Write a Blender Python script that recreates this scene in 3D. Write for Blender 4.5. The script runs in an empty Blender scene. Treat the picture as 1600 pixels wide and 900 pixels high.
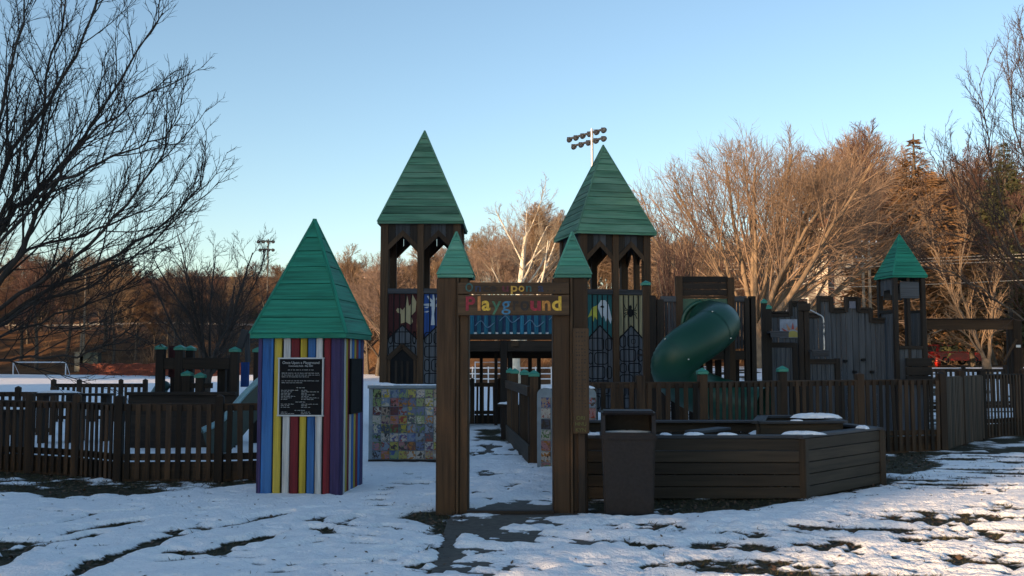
import bpy, bmesh, math, random
import numpy as np
from mathutils import Vector, Matrix
random.seed(7); rng = np.random.default_rng(7)
S = bpy.context.scene
COL = S.collection
# ------------------------------------------------------------------ camera
EYE = 1.6; F = 1600.0; PITCH = math.atan(115/1600)
cd = bpy.data.cameras.new('camera'); cam = bpy.data.objects.new('camera', cd); COL.objects.link(cam)
cd.sensor_width = 36; cd.lens = 36; cd.clip_start = .1; cd.clip_end = 3000
cam.location = (0, 0, EYE); cam.rotation_euler = (math.pi/2+PITCH, 0, 0); S.camera = cam
# ------------------------------------------------------------------ sky, sun, exposure
SUN_EL = 9.5; SUN_A = 45.0          # light travels towards +x +y, SUN_A degrees from +y
w = bpy.data.worlds.new('World'); S.world = w; w.use_nodes = True
nt = w.node_tree; bg = nt.nodes['Background']
sky = nt.nodes.new('ShaderNodeTexSky'); sky.sky_type = 'NISHITA'; sky.sun_disc = False
sky.sun_elevation = math.radians(SUN_EL); sky.sun_rotation = math.radians(180+SUN_A)
sky.altitude = 100; sky.air_density = 1.0; sky.dust_density = .6; sky.ozone_density = 1.7
nt.links.new(sky.outputs[0], bg.inputs[0]); bg.inputs[1].default_value = .15
sl = bpy.data.lights.new('sun', 'SUN'); sl.energy = 4.6; sl.angle = math.radians(.5); sl.color = (1, .66, .36)
so = bpy.data.objects.new('sun', sl); COL.objects.link(so)
a = math.radians(SUN_A); e = math.radians(SUN_EL)
LDIR = Vector((math.sin(a)*math.cos(e), math.cos(a)*math.cos(e), -math.sin(e)))
so.rotation_euler = LDIR.to_track_quat('-Z', 'Y').to_euler(); so.location = (-20, -20, 20)
S.view_settings.view_transform = 'Standard'; S.view_settings.look = 'None'
S.view_settings.exposure = 0.82; S.view_settings.gamma = 1
S.cycles.max_bounces = 6; S.cycles.use_denoising = True
# ------------------------------------------------------------------ helpers: placing
cp, sp_ = math.cos(PITCH), math.sin(PITCH)
def P(px, py, Y):
    cx, cy = (px-800)/F, (450-py)/F
    k = Y/(cp-cy*sp_)
    return Vector((cx*k, Y, EYE+(sp_+cy*cp)*k))
def G(px, py):
    cx, cy = (px-800)/F, (450-py)/F
    k = -EYE/(sp_+cy*cp)
    return Vector((cx*k, (cp-cy*sp_)*k, 0))
def PX(px, Y, py=565): return P(px, py, Y).x
def PZ(py, Y): return P(800, py, Y).z
# ------------------------------------------------------------------ helpers: materials
MATS = {}
def new_mat(name):
    m = bpy.data.materials.new(name); m.use_nodes = True
    n = m.node_tree.nodes; l = m.node_tree.links
    return m, n, l, n['Principled BSDF']
def plain(name, col, rough=.6, var=.25, scale=6, metal=0, bump=.15, spec=.5):
    if name in MATS: return MATS[name]
    m, n, l, b = new_mat(name)
    tc = n.new('ShaderNodeTexCoord'); nz = n.new('ShaderNodeTexNoise'); nz.inputs['Scale'].default_value = scale; nz.inputs['Detail'].default_value = 5
    l.new(tc.outputs['Object'], nz.inputs['Vector'])
    r = n.new('ShaderNodeValToRGB'); r.color_ramp.elements[0].position = .3; r.color_ramp.elements[1].position = .72
    r.color_ramp.elements[0].color = tuple(c*(1-var) for c in col)+(1,); r.color_ramp.elements[1].color = tuple(min(1, c*(1+var)) for c in col)+(1,)
    l.new(nz.outputs[0], r.inputs[0]); l.new(r.outputs[0], b.inputs['Base Color'])
    b.inputs['Roughness'].default_value = rough; b.inputs['Metallic'].default_value = metal; b.inputs['Specular IOR Level'].default_value = spec
    if bump:
        bp = n.new('ShaderNodeBump'); bp.inputs['Strength'].default_value = bump; bp.inputs['Distance'].default_value = .02
        l.new(nz.outputs[0], bp.inputs['Height']); l.new(bp.outputs[0], b.inputs['Normal'])
    MATS[name] = m; return m
# key: (base, worn colour, how worn, tint spread)
WOODS = {
 'brown':   ((.046,.025,.012), (.072,.044,.024), .5, .45),
 'fence':   ((.026,.016,.010), (.082,.044,.020), .55, .75),
 'dark':    ((.018,.013,.010), (.034,.026,.020), .5, .4),
 'sign':    ((.062,.037,.020), (.095,.06,.033), .5, .15),
 'planter': ((.033,.024,.016), (.050,.038,.027), .5, .3),
 'greywood':((.045,.048,.056), (.075,.078,.088), .5, .35),
 'castle':  ((.060,.068,.080), (.085,.094,.108), .5, .13),
 'teal':    ((.013,.175,.118), (.032,.235,.165), .5, .15),
 'towergreen':((.066,.172,.108), (.15,.27,.19), .8, .3),
 'tealpost':((.055,.21,.15), (.15,.34,.26), .7, .2),
 'bridgeblue':((.012,.11,.19), (.04,.21,.25), .6, .5),
 'purple':  ((.035,.026,.095), (.055,.045,.12), .75, .15),
 'blue':    ((.022,.105,.31), (.045,.15,.36), .75, .12),
 'yellow':  ((.36,.28,.03), (.42,.35,.09), .75, .12),
 'white':   ((.42,.44,.45), (.50,.50,.50), .4, .08),
 'red':     ((.13,.010,.018), (.17,.022,.028), .75, .15),
 'maroon':  ((.050,.010,.013), (.065,.015,.018), .4, .15),
 'muralblue':((.016,.060,.24), (.025,.08,.28), .4, .1),
 'muralteal':((.020,.11,.125), (.03,.14,.15), .4, .1),
 'cream':   ((.28,.25,.15), (.33,.30,.19), .4, .1),
 'stonegrey':((.085,.098,.118), (.12,.135,.155), .5, .15),
}
def wood(key, ax):
    nm = 'wood_%s_%s' % (key, 'xyz'[ax])
    if nm in MATS: return MATS[nm]
    base, worn, amt, spread = WOODS[key]
    m, n, l, b = new_mat(nm)
    tc = n.new('ShaderNodeTexCoord'); oi = n.new('ShaderNodeObjectInfo')
    add = n.new('ShaderNodeVectorMath'); add.operation = 'MULTIPLY_ADD'
    cv = n.new('ShaderNodeCombineXYZ')
    for i in range(3): l.new(oi.outputs['Random'], cv.inputs[i])
    l.new(cv.outputs[0], add.inputs[0]); add.inputs[1].default_value = (37, 53, 71); l.new(tc.outputs['Object'], add.inputs[2])
    mp = n.new('ShaderNodeMapping'); sc = [26.]*3; sc[ax] = 1.1; mp.inputs['Scale'].default_value = sc
    l.new(add.outputs[0], mp.inputs['Vector'])
    gr = n.new('ShaderNodeTexNoise'); gr.inputs['Scale'].default_value = 1; gr.inputs['Detail'].default_value = 6; gr.inputs['Roughness'].default_value = .65
    l.new(mp.outputs[0], gr.inputs['Vector'])
    r = n.new('ShaderNodeValToRGB'); r.color_ramp.elements[0].position = .28; r.color_ramp.elements[1].position = .68
    r.color_ramp.elements[0].color = tuple(c*.38 for c in base)+(1,); r.color_ramp.elements[1].color = tuple(c*1.4 for c in base)+(1,)
    l.new(gr.outputs[0], r.inputs[0])
    mp2 = n.new('ShaderNodeMapping'); sc2 = [5.]*3; sc2[ax] = .9; mp2.inputs['Scale'].default_value = sc2; l.new(add.outputs[0], mp2.inputs['Vector'])
    wn = n.new('ShaderNodeTexNoise'); wn.inputs['Scale'].default_value = 1; wn.inputs['Detail'].default_value = 4; l.new(mp2.outputs[0], wn.inputs['Vector'])
    mr = n.new('ShaderNodeMapRange'); mr.inputs[1].default_value = .42; mr.inputs[2].default_value = .75; mr.inputs[4].default_value = amt
    l.new(wn.outputs[0], mr.inputs[0])
    mx = n.new('ShaderNodeMix'); mx.data_type = 'RGBA'; l.new(mr.outputs[0], mx.inputs[0]); l.new(r.outputs[0], mx.inputs[6]); mx.inputs[7].default_value = worn+(1,)
    hv = n.new('ShaderNodeHueSaturation'); vr = n.new('ShaderNodeMapRange'); vr.inputs[3].default_value = 1-spread; vr.inputs[4].default_value = 1+spread*.9
    l.new(oi.outputs['Random'], vr.inputs[0]); l.new(vr.outputs[0], hv.inputs['Value']); l.new(mx.outputs[2], hv.inputs['Color'])
    l.new(hv.outputs[0], b.inputs['Base Color']); b.inputs['Roughness'].default_value = .72; b.inputs['Specular IOR Level'].default_value = .3
    bp = n.new('ShaderNodeBump'); bp.inputs['Strength'].default_value = .35; bp.inputs['Distance'].default_value = .006
    l.new(gr.outputs[0], bp.inputs['Height']); l.new(bp.outputs[0], b.inputs['Normal'])
    MATS[nm] = m; return m
def M(mat, ax=2): return wood(mat, ax) if isinstance(mat, str) else mat
BLACK = plain('black_paint', (.006,.007,.009), .7, .2, spec=.2)
STEEL = plain('galvanised_steel', (.45,.46,.48), .38, .15, 12, .8)
DARKMETAL = plain('dark_lamp_metal', (.05,.05,.055), .4, .2, 8, .5)
WHITEPAINT = plain('white_painted_metal', (.75,.76,.78), .45, .08)
# ------------------------------------------------------------------ helpers: objects
def thing(name, label, cat, loc=(0,0,0), rz=0, group=None, kind=None):
    o = bpy.data.objects.new(name, None); o.empty_display_size = .2; COL.objects.link(o)
    o.location = loc; o.rotation_euler = (0, 0, rz)
    return tag(o, label, cat, group, kind)
def tag(o, label=None, cat=None, group=None, kind=None):
    if label: o['label'] = label
    if cat: o['category'] = cat
    if group: o['group'] = group
    if kind: o['kind'] = kind
    return o
def put(name, me, parent=None, loc=(0,0,0), rot=None, mtx=None):
    o = bpy.data.objects.new(name, me); COL.objects.link(o)
    if parent: o.parent = parent
    if mtx is not None: o.matrix_local = mtx
    else:
        o.location = loc
        if rot: o.rotation_euler = rot
    return o
def pym(name, V, Fc, mat, smooth=False):
    me = bpy.data.meshes.new(name); me.from_pydata([tuple(v) for v in V], [], Fc); me.materials.append(mat)
    if smooth: me.polygons.foreach_set('use_smooth', [True]*len(me.polygons))
    me.update(); return me
def npm(name, V, Q, mat, smooth=True):
    """mesh from an (n,3) array and an (m,k) array of faces"""
    me = bpy.data.meshes.new(name); V = np.asarray(V, np.float32); Q = np.asarray(Q, np.int32); k = Q.shape[1]
    me.vertices.add(len(V)); me.vertices.foreach_set('co', V.ravel())
    me.loops.add(Q.size); me.loops.foreach_set('vertex_index', Q.ravel())
    me.polygons.add(len(Q)); me.polygons.foreach_set('loop_start', np.arange(0, Q.size, k, dtype=np.int32))
    me.polygons.foreach_set('use_smooth', np.full(len(Q), smooth)); me.materials.append(mat); me.update(calc_edges=True)
    return me
BC = {}
def box_mesh(s, mat, ch=None):
    s = tuple(round(x, 4) for x in s); ax = max(range(3), key=lambda i: s[i]); key = (s, mat if isinstance(mat, str) else mat.name, ch)
    if key in BC: return BC[key]
    if ch is None: ch = min(.006, min(s)*.2)
    u, v = [(1, 2), (2, 0), (0, 1)][ax]
    a_, b_ = s[u]/2, s[v]/2
    ring = [(a_-ch, -b_), (a_, -b_+ch), (a_, b_-ch), (a_-ch, b_), (-a_+ch, b_), (-a_, b_-ch), (-a_, -b_+ch), (-a_+ch, -b_)]
    V = []
    for h in (-s[ax]/2, s[ax]/2):
        for p, q in ring:
            c = [0, 0, 0]; c[ax] = h; c[u] = p; c[v] = q; V.append(c)
    Fc = [(i, (i+1) % 8, 8+(i+1) % 8, 8+i) for i in range(8)]+[tuple(range(7, -1, -1)), tuple(range(8, 16))]
    me = pym('board', V, Fc, M(mat, ax)); BC[key] = me; return me
def box(name, mat, parent, c, s, rz=0, rx=0, ry=0):
    return put(name, box_mesh(s, mat), parent, c, (rx, ry, rz))
def bx2(name, mat, parent, x0, x1, y0, y1, z0, z1):
    return box(name, mat, parent, ((x0+x1)/2, (y0+y1)/2, (z0+z1)/2), (abs(x1-x0), abs(y1-y0), abs(z1-z0)))
def beam(name, mat, parent, p0, p1, wd, th, L=None):
    """a bar from p0 to p1; wd is its horizontal width, th the other thickness"""
    p0, p1 = Vector(p0), Vector(p1); d = p1-p0; L = L or d.length; z = d.normalized()
    x = z.cross(Vector((0, 0, 1)))
    x = Vector((1, 0, 0)) if x.length < 1e-4 else x.normalized()
    y = z.cross(x)
    m = Matrix((x, y, z)).transposed().to_4x4(); m.translation = (p0+p1)/2
    return put(name, box_mesh((wd, th, L), mat), parent, mtx=m)
def prism(name, mat, parent, pts, y0, y1, loc=(0,0,0), rz=0, ax=2):
    """outline in x,z extruded from y0 to y1"""
    n = len(pts); V = [(x, y0, z) for x, z in pts]+[(x, y1, z) for x, z in pts]
    area = sum(pts[i][0]*pts[(i+1) % n][1]-pts[(i+1) % n][0]*pts[i][1] for i in range(n))
    f = list(range(n)); 
    Fc = [tuple(f), tuple(n+i for i in reversed(f))]+[(i, n+i, n+(i+1) % n, (i+1) % n) for i in range(n)]
    if area < 0: Fc = [tuple(reversed(q)) for q in Fc]
    return put(name, pym(name, V, Fc, M(mat, ax)), parent, loc, (0, 0, rz))
def tube_mesh(name, pts, rad, mat, sides=10, closed=False):
    pts = np.array([tuple(p) for p in pts], float); n = len(pts); rad = np.full(n, rad) if np.isscalar(rad) else np.array(rad)
    V, Q = tubes(pts[None], rad[None], sides)
    me = npm(name, V, Q, mat)
    return me
def tubes(pts, rad, sides):
    """pts (B,N,3), rad (B,N) -> vertices and quads"""
    B, N, _ = pts.shape
    t = np.gradient(pts, axis=1); t /= np.linalg.norm(t, axis=2, keepdims=True)+1e-9
    ref = np.where(np.abs(t[:, :1, 2:3]) > .9, np.array([1., 0, 0]), np.array([0, 0, 1.]))
    x = np.cross(t, np.broadcast_to(ref, t.shape)); x /= np.linalg.norm(x, axis=2, keepdims=True)+1e-9
    y = np.cross(t, x)
    an = np.arange(sides)*2*np.pi/sides
    V = pts[:, :, None]+rad[:, :, None, None]*(x[:, :, None]*np.cos(an)[:, None]+y[:, :, None]*np.sin(an)[:, None])
    idx = np.arange(B*N*sides).reshape(B, N, sides)
    nx = np.roll(idx, -1, axis=2)
    Q = np.stack([idx[:, :-1], nx[:, :-1], nx[:, 1:], idx[:, 1:]], -1).reshape(-1, 4)
    return V.reshape(-1, 3), Q
def smooth_path(pts, n):
    """Catmull-Rom through pts"""
    p = np.array([tuple(q) for q in pts], float); p = np.vstack([2*p[0]-p[1], p, 2*p[-1]-p[-2]]); out = []
    m = len(p)-3
    for s in np.linspace(0, m-1e-6, n):
        i = int(s); t = s-i; a_, b_, c_, d_ = p[i:i+4]
        out.append(.5*((2*b_)+(c_-a_)*t+(2*a_-5*b_+4*c_-d_)*t*t+(3*b_-a_-3*c_+d_)*t**3))
    return np.array(out)
def flat_poly(name, mat, parent, pts, y, th=.006):
    return prism(name, mat, parent, pts, y-th, y)
# ------------------------------------------------------------------ noise in numpy
def _h(ix, iy, s):
    h = (ix.astype(np.int64)*374761393+iy.astype(np.int64)*668265263+s*974711) & 0x7fffffff
    h = ((h ^ (h >> 13))*1274126177) & 0x7fffffff
    return ((h ^ (h >> 16)) & 0xffff)/65535.
def vn(x, y, s=0):
    ix, iy = np.floor(x), np.floor(y); fx, fy = x-ix, y-iy; fx = fx*fx*(3-2*fx); fy = fy*fy*(3-2*fy)
    return (_h(ix, iy, s)*(1-fx)+_h(ix+1, iy, s)*fx)*(1-fy)+(_h(ix, iy+1, s)*(1-fx)+_h(ix+1, iy+1, s)*fx)*fy
def fbm(x, y, o=4, s=0):
    t = 0; a_ = .5; f = 1
    for i in range(o): t = t+a_*vn(x*f+i*17.3, y*f-i*9.1, s+i); a_ *= .5; f *= 2.03
    return t/(1-.5**o)
def ss(a_, b_, x):
    t = np.clip((x-a_)/(b_-a_), 0, 1); return t*t*(3-2*t)
# ------------------------------------------------------------------ terrain
def terrain(x, y):
    x = np.asarray(x, float); y = np.asarray(y, float)
    q = x/np.maximum(y, 8)
    R = ss(.02, .20, q)*ss(30, 45, y)
    s0 = 118-40*ss(-.2, -.03, q)
    left = (6.0*ss(0, 24, y-s0)+11*ss(24, 95, y-s0)*ss(-.02, -.1, q)+5*ss(40, 160, y-s0))
    right = 1.2*ss(32, 58, y)+13*ss(96, 150, y)+6*ss(150, 260, y)
    z = left*(1-R)+right*R
    z = z+(fbm(x*.08, y*.08, 3, 5)-.5)*1.2*ss(60, 110, y)
    return z
def tz(x, y): return float(terrain(x, y))
def pl_dist(X, Y, pts):
    d = np.full(X.shape, 1e9)
    for (ax_, ay), (bx_, by) in zip(pts[:-1], pts[1:]):
        vx, vy = bx_-ax_, by-ay; t = np.clip(((X-ax_)*vx+(Y-ay)*vy)/(vx*vx+vy*vy+1e-9), 0, 1)
        d = np.minimum(d, np.hypot(X-ax_-t*vx, Y-ay-t*vy))
    return d
def in_poly(X, Y, pts):
    c = np.zeros(X.shape, bool); n = len(pts)
    for i in range(n):
        (x0, y0), (x1, y1) = pts[i], pts[(i+1) % n]
        if y0 == y1: continue
        c ^= ((y0 > Y) != (y1 > Y)) & (X < (x1-x0)*(Y-y0)/(y1-y0)+x0)
    return c
def soft(X, Y, pts, wd):
    d = pl_dist(X, Y, pts+[pts[0]]); s = np.where(in_poly(X, Y, pts), d, -d)
    return np.clip(.5+s/(2*wd), 0, 1)
def gp(*pp): return [tuple(G(a_, b_)[:2]) for a_, b_ in pp]
def build_ground():
    xs = np.concatenate([-np.geomspace(420, 9.4, 75), np.arange(-9.3, 9.8, .034), np.geomspace(9.9, 420, 75)])
    ys = np.concatenate([np.linspace(-70, 6, 26), np.arange(6.2, 18, .03), 18*np.geomspace(1.002, 38, 190)])
    X, Y = np.meshgrid(xs, ys)
    z = terrain(X, Y)
    near = ss(4, 7, Y)*(1-ss(17, 22, Y))
    # --- snow depth
    wob = (fbm(X*2.2, Y*2.2, 4, 3)-.5)
    fine = fbm(X*7, Y*9, 3, 8)-.5
    dep = .038+.050*(fbm(X*.9, Y*1.6, 4, 1)-.5)+.022*fine*near+.05*near*np.minimum(fbm(X*1.3+wob, Y*3.4, 5, 202)-.36, 0)*2
    # rough trodden snow right of the path
    ang = math.radians(-17); U = X*math.cos(ang)+Y*math.sin(ang); V = -X*math.sin(ang)+Y*math.cos(ang)
    right = ss(-.75, -.3, X-(.02*Y-.5))*(1-ss(9.6, 11.8, Y-.10*X))*ss(5, 6.5, Y)
    rough = fbm(U*1.0+wob*1.1, V*3.0+wob*1.4, 6, 21)-.50
    lump = np.abs(fbm(U*2.6+wob, V*4.6, 4, 44)-.5)*2
    dep = dep+right*(.27*rough+.13*(lump-.33)+.06*fine-.010)
    inside = soft(X, Y, gp((733, 800), (862, 800), (850, 720), (800, 690), (735, 690)), .15)
    dep = dep+inside*(.30*(fbm(X*2.6+wob, Y*3.0, 5, 61)-.47)-.012)
    # thin patchy snow on the right lawn and beside the beds
    patch = ss(11.2, 13.0, Y-.10*X)*ss(3.5, 5.5, X)
    streak = fbm(X*.9+wob, Y*4.5+X*.6, 4, 31)
    dep = dep-patch*.20*np.clip(streak-.50, 0, 1)*2-.016*patch
    # bare strips (mulch and turf) along fence and beds
    bare = soft(X, Y, gp((-200, 778), (60, 770), (180, 775), (300, 768), (420, 755), (420, 738), (180, 735), (-200, 715)), .16)
    bare = np.maximum(bare, soft(X, Y, gp((880, 795), (960, 812), (1100, 803), (1240, 786), (1380, 758), (1470, 727), (1400, 700), (1250, 700), (880, 770)), .12))
    bare = np.maximum(bare, soft(X, Y, gp((1380, 712), (1480, 700), (1640, 670), (1640, 684), (1530, 700), (1420, 722)), .25))
    bare = np.maximum(bare, soft(X, Y, gp((615, 812), (650, 800), (740, 795), (735, 812), (690, 822), (650, 816)), .06))
    bare = np.maximum(bare, soft(X, Y, gp((735, 800), (780, 782), (864, 780), (910, 800), (900, 824), (820, 822), (740, 832), (706, 828), (704, 812)), .10)*.8)
    strip = soft(X, Y, gp((702, 818), (720, 818), (711, 858), (728, 870), (696, 884), (686, 905), (670, 905)), .04)
    bare = np.maximum(bare, .9*soft(X, Y, gp((738, 672), (790, 668), (800, 690), (742, 692)), .3))
    dep = dep*(1-bare)+bare*(-.022+.15*wob+.03*fine); dep = dep*(1-strip)+strip*(-.035+.06*wob)
    turf = soft(X, Y, gp((40, 762), (200, 762), (240, 772), (150, 786), (70, 780)), .12)
    dep = dep-turf*(.05-.2*wob)
    # tracks worn through the snow
    T = [([(-20, 890), (60, 850), (125, 832), (210, 818)], .06, .7), ([(105, 905), (160, 878), (250, 845), (330, 830), (420, 812), (445, 806)], .055, 1), ([(255, 835), (305, 828)], .07, 1),
         ([(130, 895), (210, 862)], .04, .8), ([(275, 866), (330, 870), (345, 860), (400, 846), (430, 836)], .07, 1.1), ([(262, 880), (330, 874), (412, 873)], .045, 1), ([(345, 868), (395, 862)], .05, 1), ([(380, 814), (445, 806)], .06, .9),
         ([(492, 818), (500, 812), (522, 808)], .07, 1.1), ([(520, 822), (560, 812)], .05, .9), ([(515, 822), (545, 826)], .055, 1), ([(545, 836), (585, 843)], .05, 1), ([(558, 852), (595, 855)], .05, 1), ([(465, 832), (485, 832)], .085, 1), ([(500, 830), (522, 838)], .06, 1),
         ([(510, 885), (580, 885)], .03, .9), ([(640, 888), (685, 880)], .03, 1), ([(0, 860), (15, 850)], .07, 1), ([(-10, 880), (20, 868)], .06, 1), ([(308, 800), (345, 798)], .035, .8), ([(120, 826), (400, 798)], .025, .25)]
    T += [([(60, 800), (150, 806), (230, 800)], .03, .8), ([(10, 832), (90, 822), (150, 806)], .03, .8), ([(180, 872), (240, 858)], .05, 1), ([(350, 852), (440, 838)], .04, .9), ([(430, 862), (500, 850)], .03, .9),
          ([(590, 866), (640, 858)], .04, 1), ([(600, 826), (650, 834)], .04, 1), ([(570, 806), (620, 800), (660, 794)], .03, .9), ([(460, 800), (520, 796)], .03, .8), ([(90, 850), (150, 838)], .04, .9), ([(640, 870), (670, 862)], .04, 1), ([(590, 880), (650, 872)], .03, .9)]
    for pp, wd, k in T:
        wd = wd*1.75; g = gp(*pp); sub = (Y < 13.2) & (X < .2)
        d = pl_dist(X[sub], Y[sub], g); ww = wd*(1+1.6*wob[sub]+1.2*fine[sub])
        dep[sub] += -max(k, .9 if k > .5 else .5)*.10*np.exp(-(d/ww)**4)*(.75+1.6*wob[sub]+1.2*fine[sub])+.016*k*np.exp(-((d-1.9*wd)/(.7*wd))**2)
    # foot prints
    fr = random.Random(4)
    prints = [(620, 757), (628, 751), (655, 748), (640, 742), (606, 767), (596, 775), (615, 763), (640, 758), (588, 783), (600, 792), (660, 757)]
    for px, py in prints:
        gx, gy, _ = G(px, py); a_ = fr.uniform(-.5, .5)
        sub = (np.abs(X-gx) < .5) & (np.abs(Y-gy) < .5); u = (X[sub]-gx)*math.cos(a_)+(Y[sub]-gy)*math.sin(a_); v = -(X[sub]-gx)*math.sin(a_)+(Y[sub]-gy)*math.cos(a_)
        dep[sub] -= .07*np.exp(-((u/.13)**2+(v/.11)**2)**2)
    for _ in range(46):      # walked lines of prints
        gx, gy = fr.uniform(-6, 6.5), fr.uniform(7.6, 12.8); h_ = fr.uniform(0, 6.28); nst = fr.randrange(3, 8); big = gx > -.5
        for k in range(nst):
            gx += .55*math.cos(h_); gy += .55*math.sin(h_)*.8; h_ += fr.uniform(-.25, .25)
            qx = gx-.09*math.sin(h_)*(-1)**k; qy = gy+.09*math.cos(h_)*(-1)**k
            sub = (np.abs(X-qx) < .35) & (np.abs(Y-qy) < .35)
            u = (X[sub]-qx)*math.cos(h_)+(Y[sub]-qy)*math.sin(h_); v = -(X[sub]-qx)*math.sin(h_)+(Y[sub]-qy)*math.cos(h_)
            r2 = (u/.15)**2+(v/.065)**2; k_ = fr.uniform(.5, 1.15)*(1 if big else .6)
            dep[sub] += k_*(-.036*np.exp(-r2**2)+.014*np.exp(-(np.sqrt(r2)-1.35)**2/.09))
    for _ in range(480):
        gx, gy = fr.uniform(-7.5, 7.5), fr.uniform(7.4, 14); sub = (np.abs(X-gx) < .3) & (np.abs(Y-gy) < .3); r_ = fr.uniform(.018, .06)
        dep[sub] -= fr.uniform(.02, .06)*np.exp(-(((X[sub]-gx)/(r_*1.7))**2+((Y[sub]-gy)/r_)**2))
    crust = fbm(X*11, Y*13, 3, 71)-.5
    dep = np.where(dep > 0, .062*np.tanh(dep/.062), dep)+(.010+.012*right)*crust*near
    # far: snow field on the flat, litter on the banks
    q = X/np.maximum(Y, 8)
    s0 = 118-40*ss(-.2, -.03, q); Rr = ss(.02, .20, q)
    field = 1-ss(-6, 0, Y-np.where(Rr > .5, 78, s0)+14*(fbm(X*.1, Y*.1, 3, 77)-.5))
    dep = np.where(Y > 18, dep*field+.10*(field-1)+(fbm(X*.25, Y*.25, 4, 14)-.62)*.12*(1-field), dep)
    wet = ss(30, 40, Y)*(.5-fbm(X*.2, Y*.5, 4, 90))*.16
    dep = dep+np.minimum(wet+.02, 0)
    zz = z+np.where(dep > 0, dep, np.maximum(dep, -.03)*.5)
    zz = zz-.02*(dep <= 0)*0
    n, m = X.shape; idx = np.arange(n*m).reshape(n, m)
    Q = np.stack([idx[:-1, :-1], idx[:-1, 1:], idx[1:, 1:], idx[1:, :-1]], -1).reshape(-1, 4)
    me = npm('ground', np.stack([X, Y, zz], -1).reshape(-1, 3), Q, ground_mat())
    at = me.attributes.new('snow_depth', 'FLOAT', 'POINT'); at.data.foreach_set('value', dep.astype(np.float32).ravel())
    at = me.attributes.new('litter', 'FLOAT', 'POINT'); at.data.foreach_set('value', ss(-4, 6, Y-np.where(Rr > .5, 78, s0-4)).astype(np.float32).ravel())
    o = put('ground', me); tag(o, kind='structure'); return X, Y, dep
def ground_mat():
    m, n, l, b = new_mat('snowy_ground')
    at = n.new('ShaderNodeAttribute'); at.attribute_name = 'snow_depth'; li = n.new('ShaderNodeAttribute'); li.attribute_name = 'litter'
    tc = n.new('ShaderNodeTexCoord')
    def noise(s, d=5):
        q = n.new('ShaderNodeTexNoise'); q.inputs['Scale'].default_value = s; q.inputs['Detail'].default_value = d; l.new(tc.outputs['Object'], q.inputs['Vector']); return q
    n1 = noise(28); n2 = noise(9, 6); n3 = noise(.5, 6); n4 = noise(90, 3)
    ma = n.new('ShaderNodeMath'); ma.operation = 'MULTIPLY_ADD'; l.new(n1.outputs[0], ma.inputs[0]); ma.inputs[1].default_value = .034; l.new(at.outputs['Fac'], ma.inputs[2])
    mr = n.new('ShaderNodeMapRange'); mr.inputs[1].default_value = .009; mr.inputs[2].default_value = .028; l.new(ma.outputs[0], mr.inputs[0])
    dirt = n.new('ShaderNodeValToRGB'); el = dirt.color_ramp.elements; el[0].position = .3; el[0].color = (.016,.013,.009,1); el[1].position = .7; el[1].color = (.065,.050,.028,1)
    x = el.new(.5); x.color = (.030,.030,.014,1); l.new(n2.outputs[0], dirt.inputs[0])
    lit = n.new('ShaderNodeValToRGB'); el = lit.color_ramp.elements; el[0].position = .32; el[0].color = (.055,.028,.013,1); el[1].position = .68; el[1].color = (.17,.085,.036,1); l.new(n3.outputs[0], lit.inputs[0])
    mx = n.new('ShaderNodeMix'); mx.data_type = 'RGBA'; l.new(li.outputs['Fac'], mx.inputs[0]); l.new(dirt.outputs[0], mx.inputs[6]); l.new(lit.outputs[0], mx.inputs[7])
    sn = n.new('ShaderNodeValToRGB'); el = sn.color_ramp.elements; el[0].position = .3; el[0].color = (.84,.85,.88,1); el[1].position = .6; el[1].color = (.92,.925,.94,1); l.new(n2.outputs[0], sn.inputs[0])
    m2 = n.new('ShaderNodeMix'); m2.data_type = 'RGBA'; l.new(mr.outputs[0], m2.inputs[0]); l.new(mx.outputs[2], m2.inputs[6]); l.new(sn.outputs[0], m2.inputs[7])
    l.new(m2.outputs[2], b.inputs['Base Color']); b.inputs['Roughness'].default_value = .8; b.inputs['Specular IOR Level'].default_value = .2
    ad = n.new('ShaderNodeMath'); ad.operation = 'MULTIPLY_ADD'; l.new(n4.outputs[0], ad.inputs[0]); ad.inputs[1].default_value = .35; l.new(n1.outputs[0], ad.inputs[2])
    bp = n.new('ShaderNodeBump'); bp.inputs['Strength'].default_value = .75; bp.inputs['Distance'].default_value = .035; l.new(ad.outputs[0], bp.inputs['Height']); l.new(bp.outputs[0], b.inputs['Normal'])
    return m
GX, GY, GD = build_ground()
def build_path():
    conc = plain('old_concrete', (.075,.066,.055), .85, .35, 14, 0, .4)
    edge = [(700, 812), (672, 902), (640, 960)]; le = gp(*edge)
    V = []
    L = [le[2], le[1], le[0], (-.46, 11.05), (-.5, 13.2), (-.45, 16), (-.5, 20)]
    Rt = [(.75, le[2][1]), (.8, le[1][1]), (.85, le[0][1]), (.62, 11.05), (.45, 13.2), (.33, 16), (.1, 20)]
    for p, q in zip(L, Rt): V += [(p[0], p[1], .006), (q[0], q[1], .006)]
    Fc = [(2*i, 2*i+1, 2*i+3, 2*i+2) for i in range(len(L)-1)]
    n = len(V); V += [(x, y, -.08) for x, y, z in V]
    Fc += [(2*i+2, 2*i+2+n, 2*i+n, 2*i) for i in range(len(L)-1)]+[(2*i+1, 2*i+1+n, 2*i+3+n, 2*i+3) for i in range(len(L)-1)]+[(0, n, n+1, 1)]
    o = put('path', pym('path', V, Fc, conc)); tag(o, kind='structure')
    o = bx2('path_edging', 'dark', None, -.47, .44, 10.84, 10.93, -.03, .045); tag(o, kind='structure')
build_path()
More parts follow.
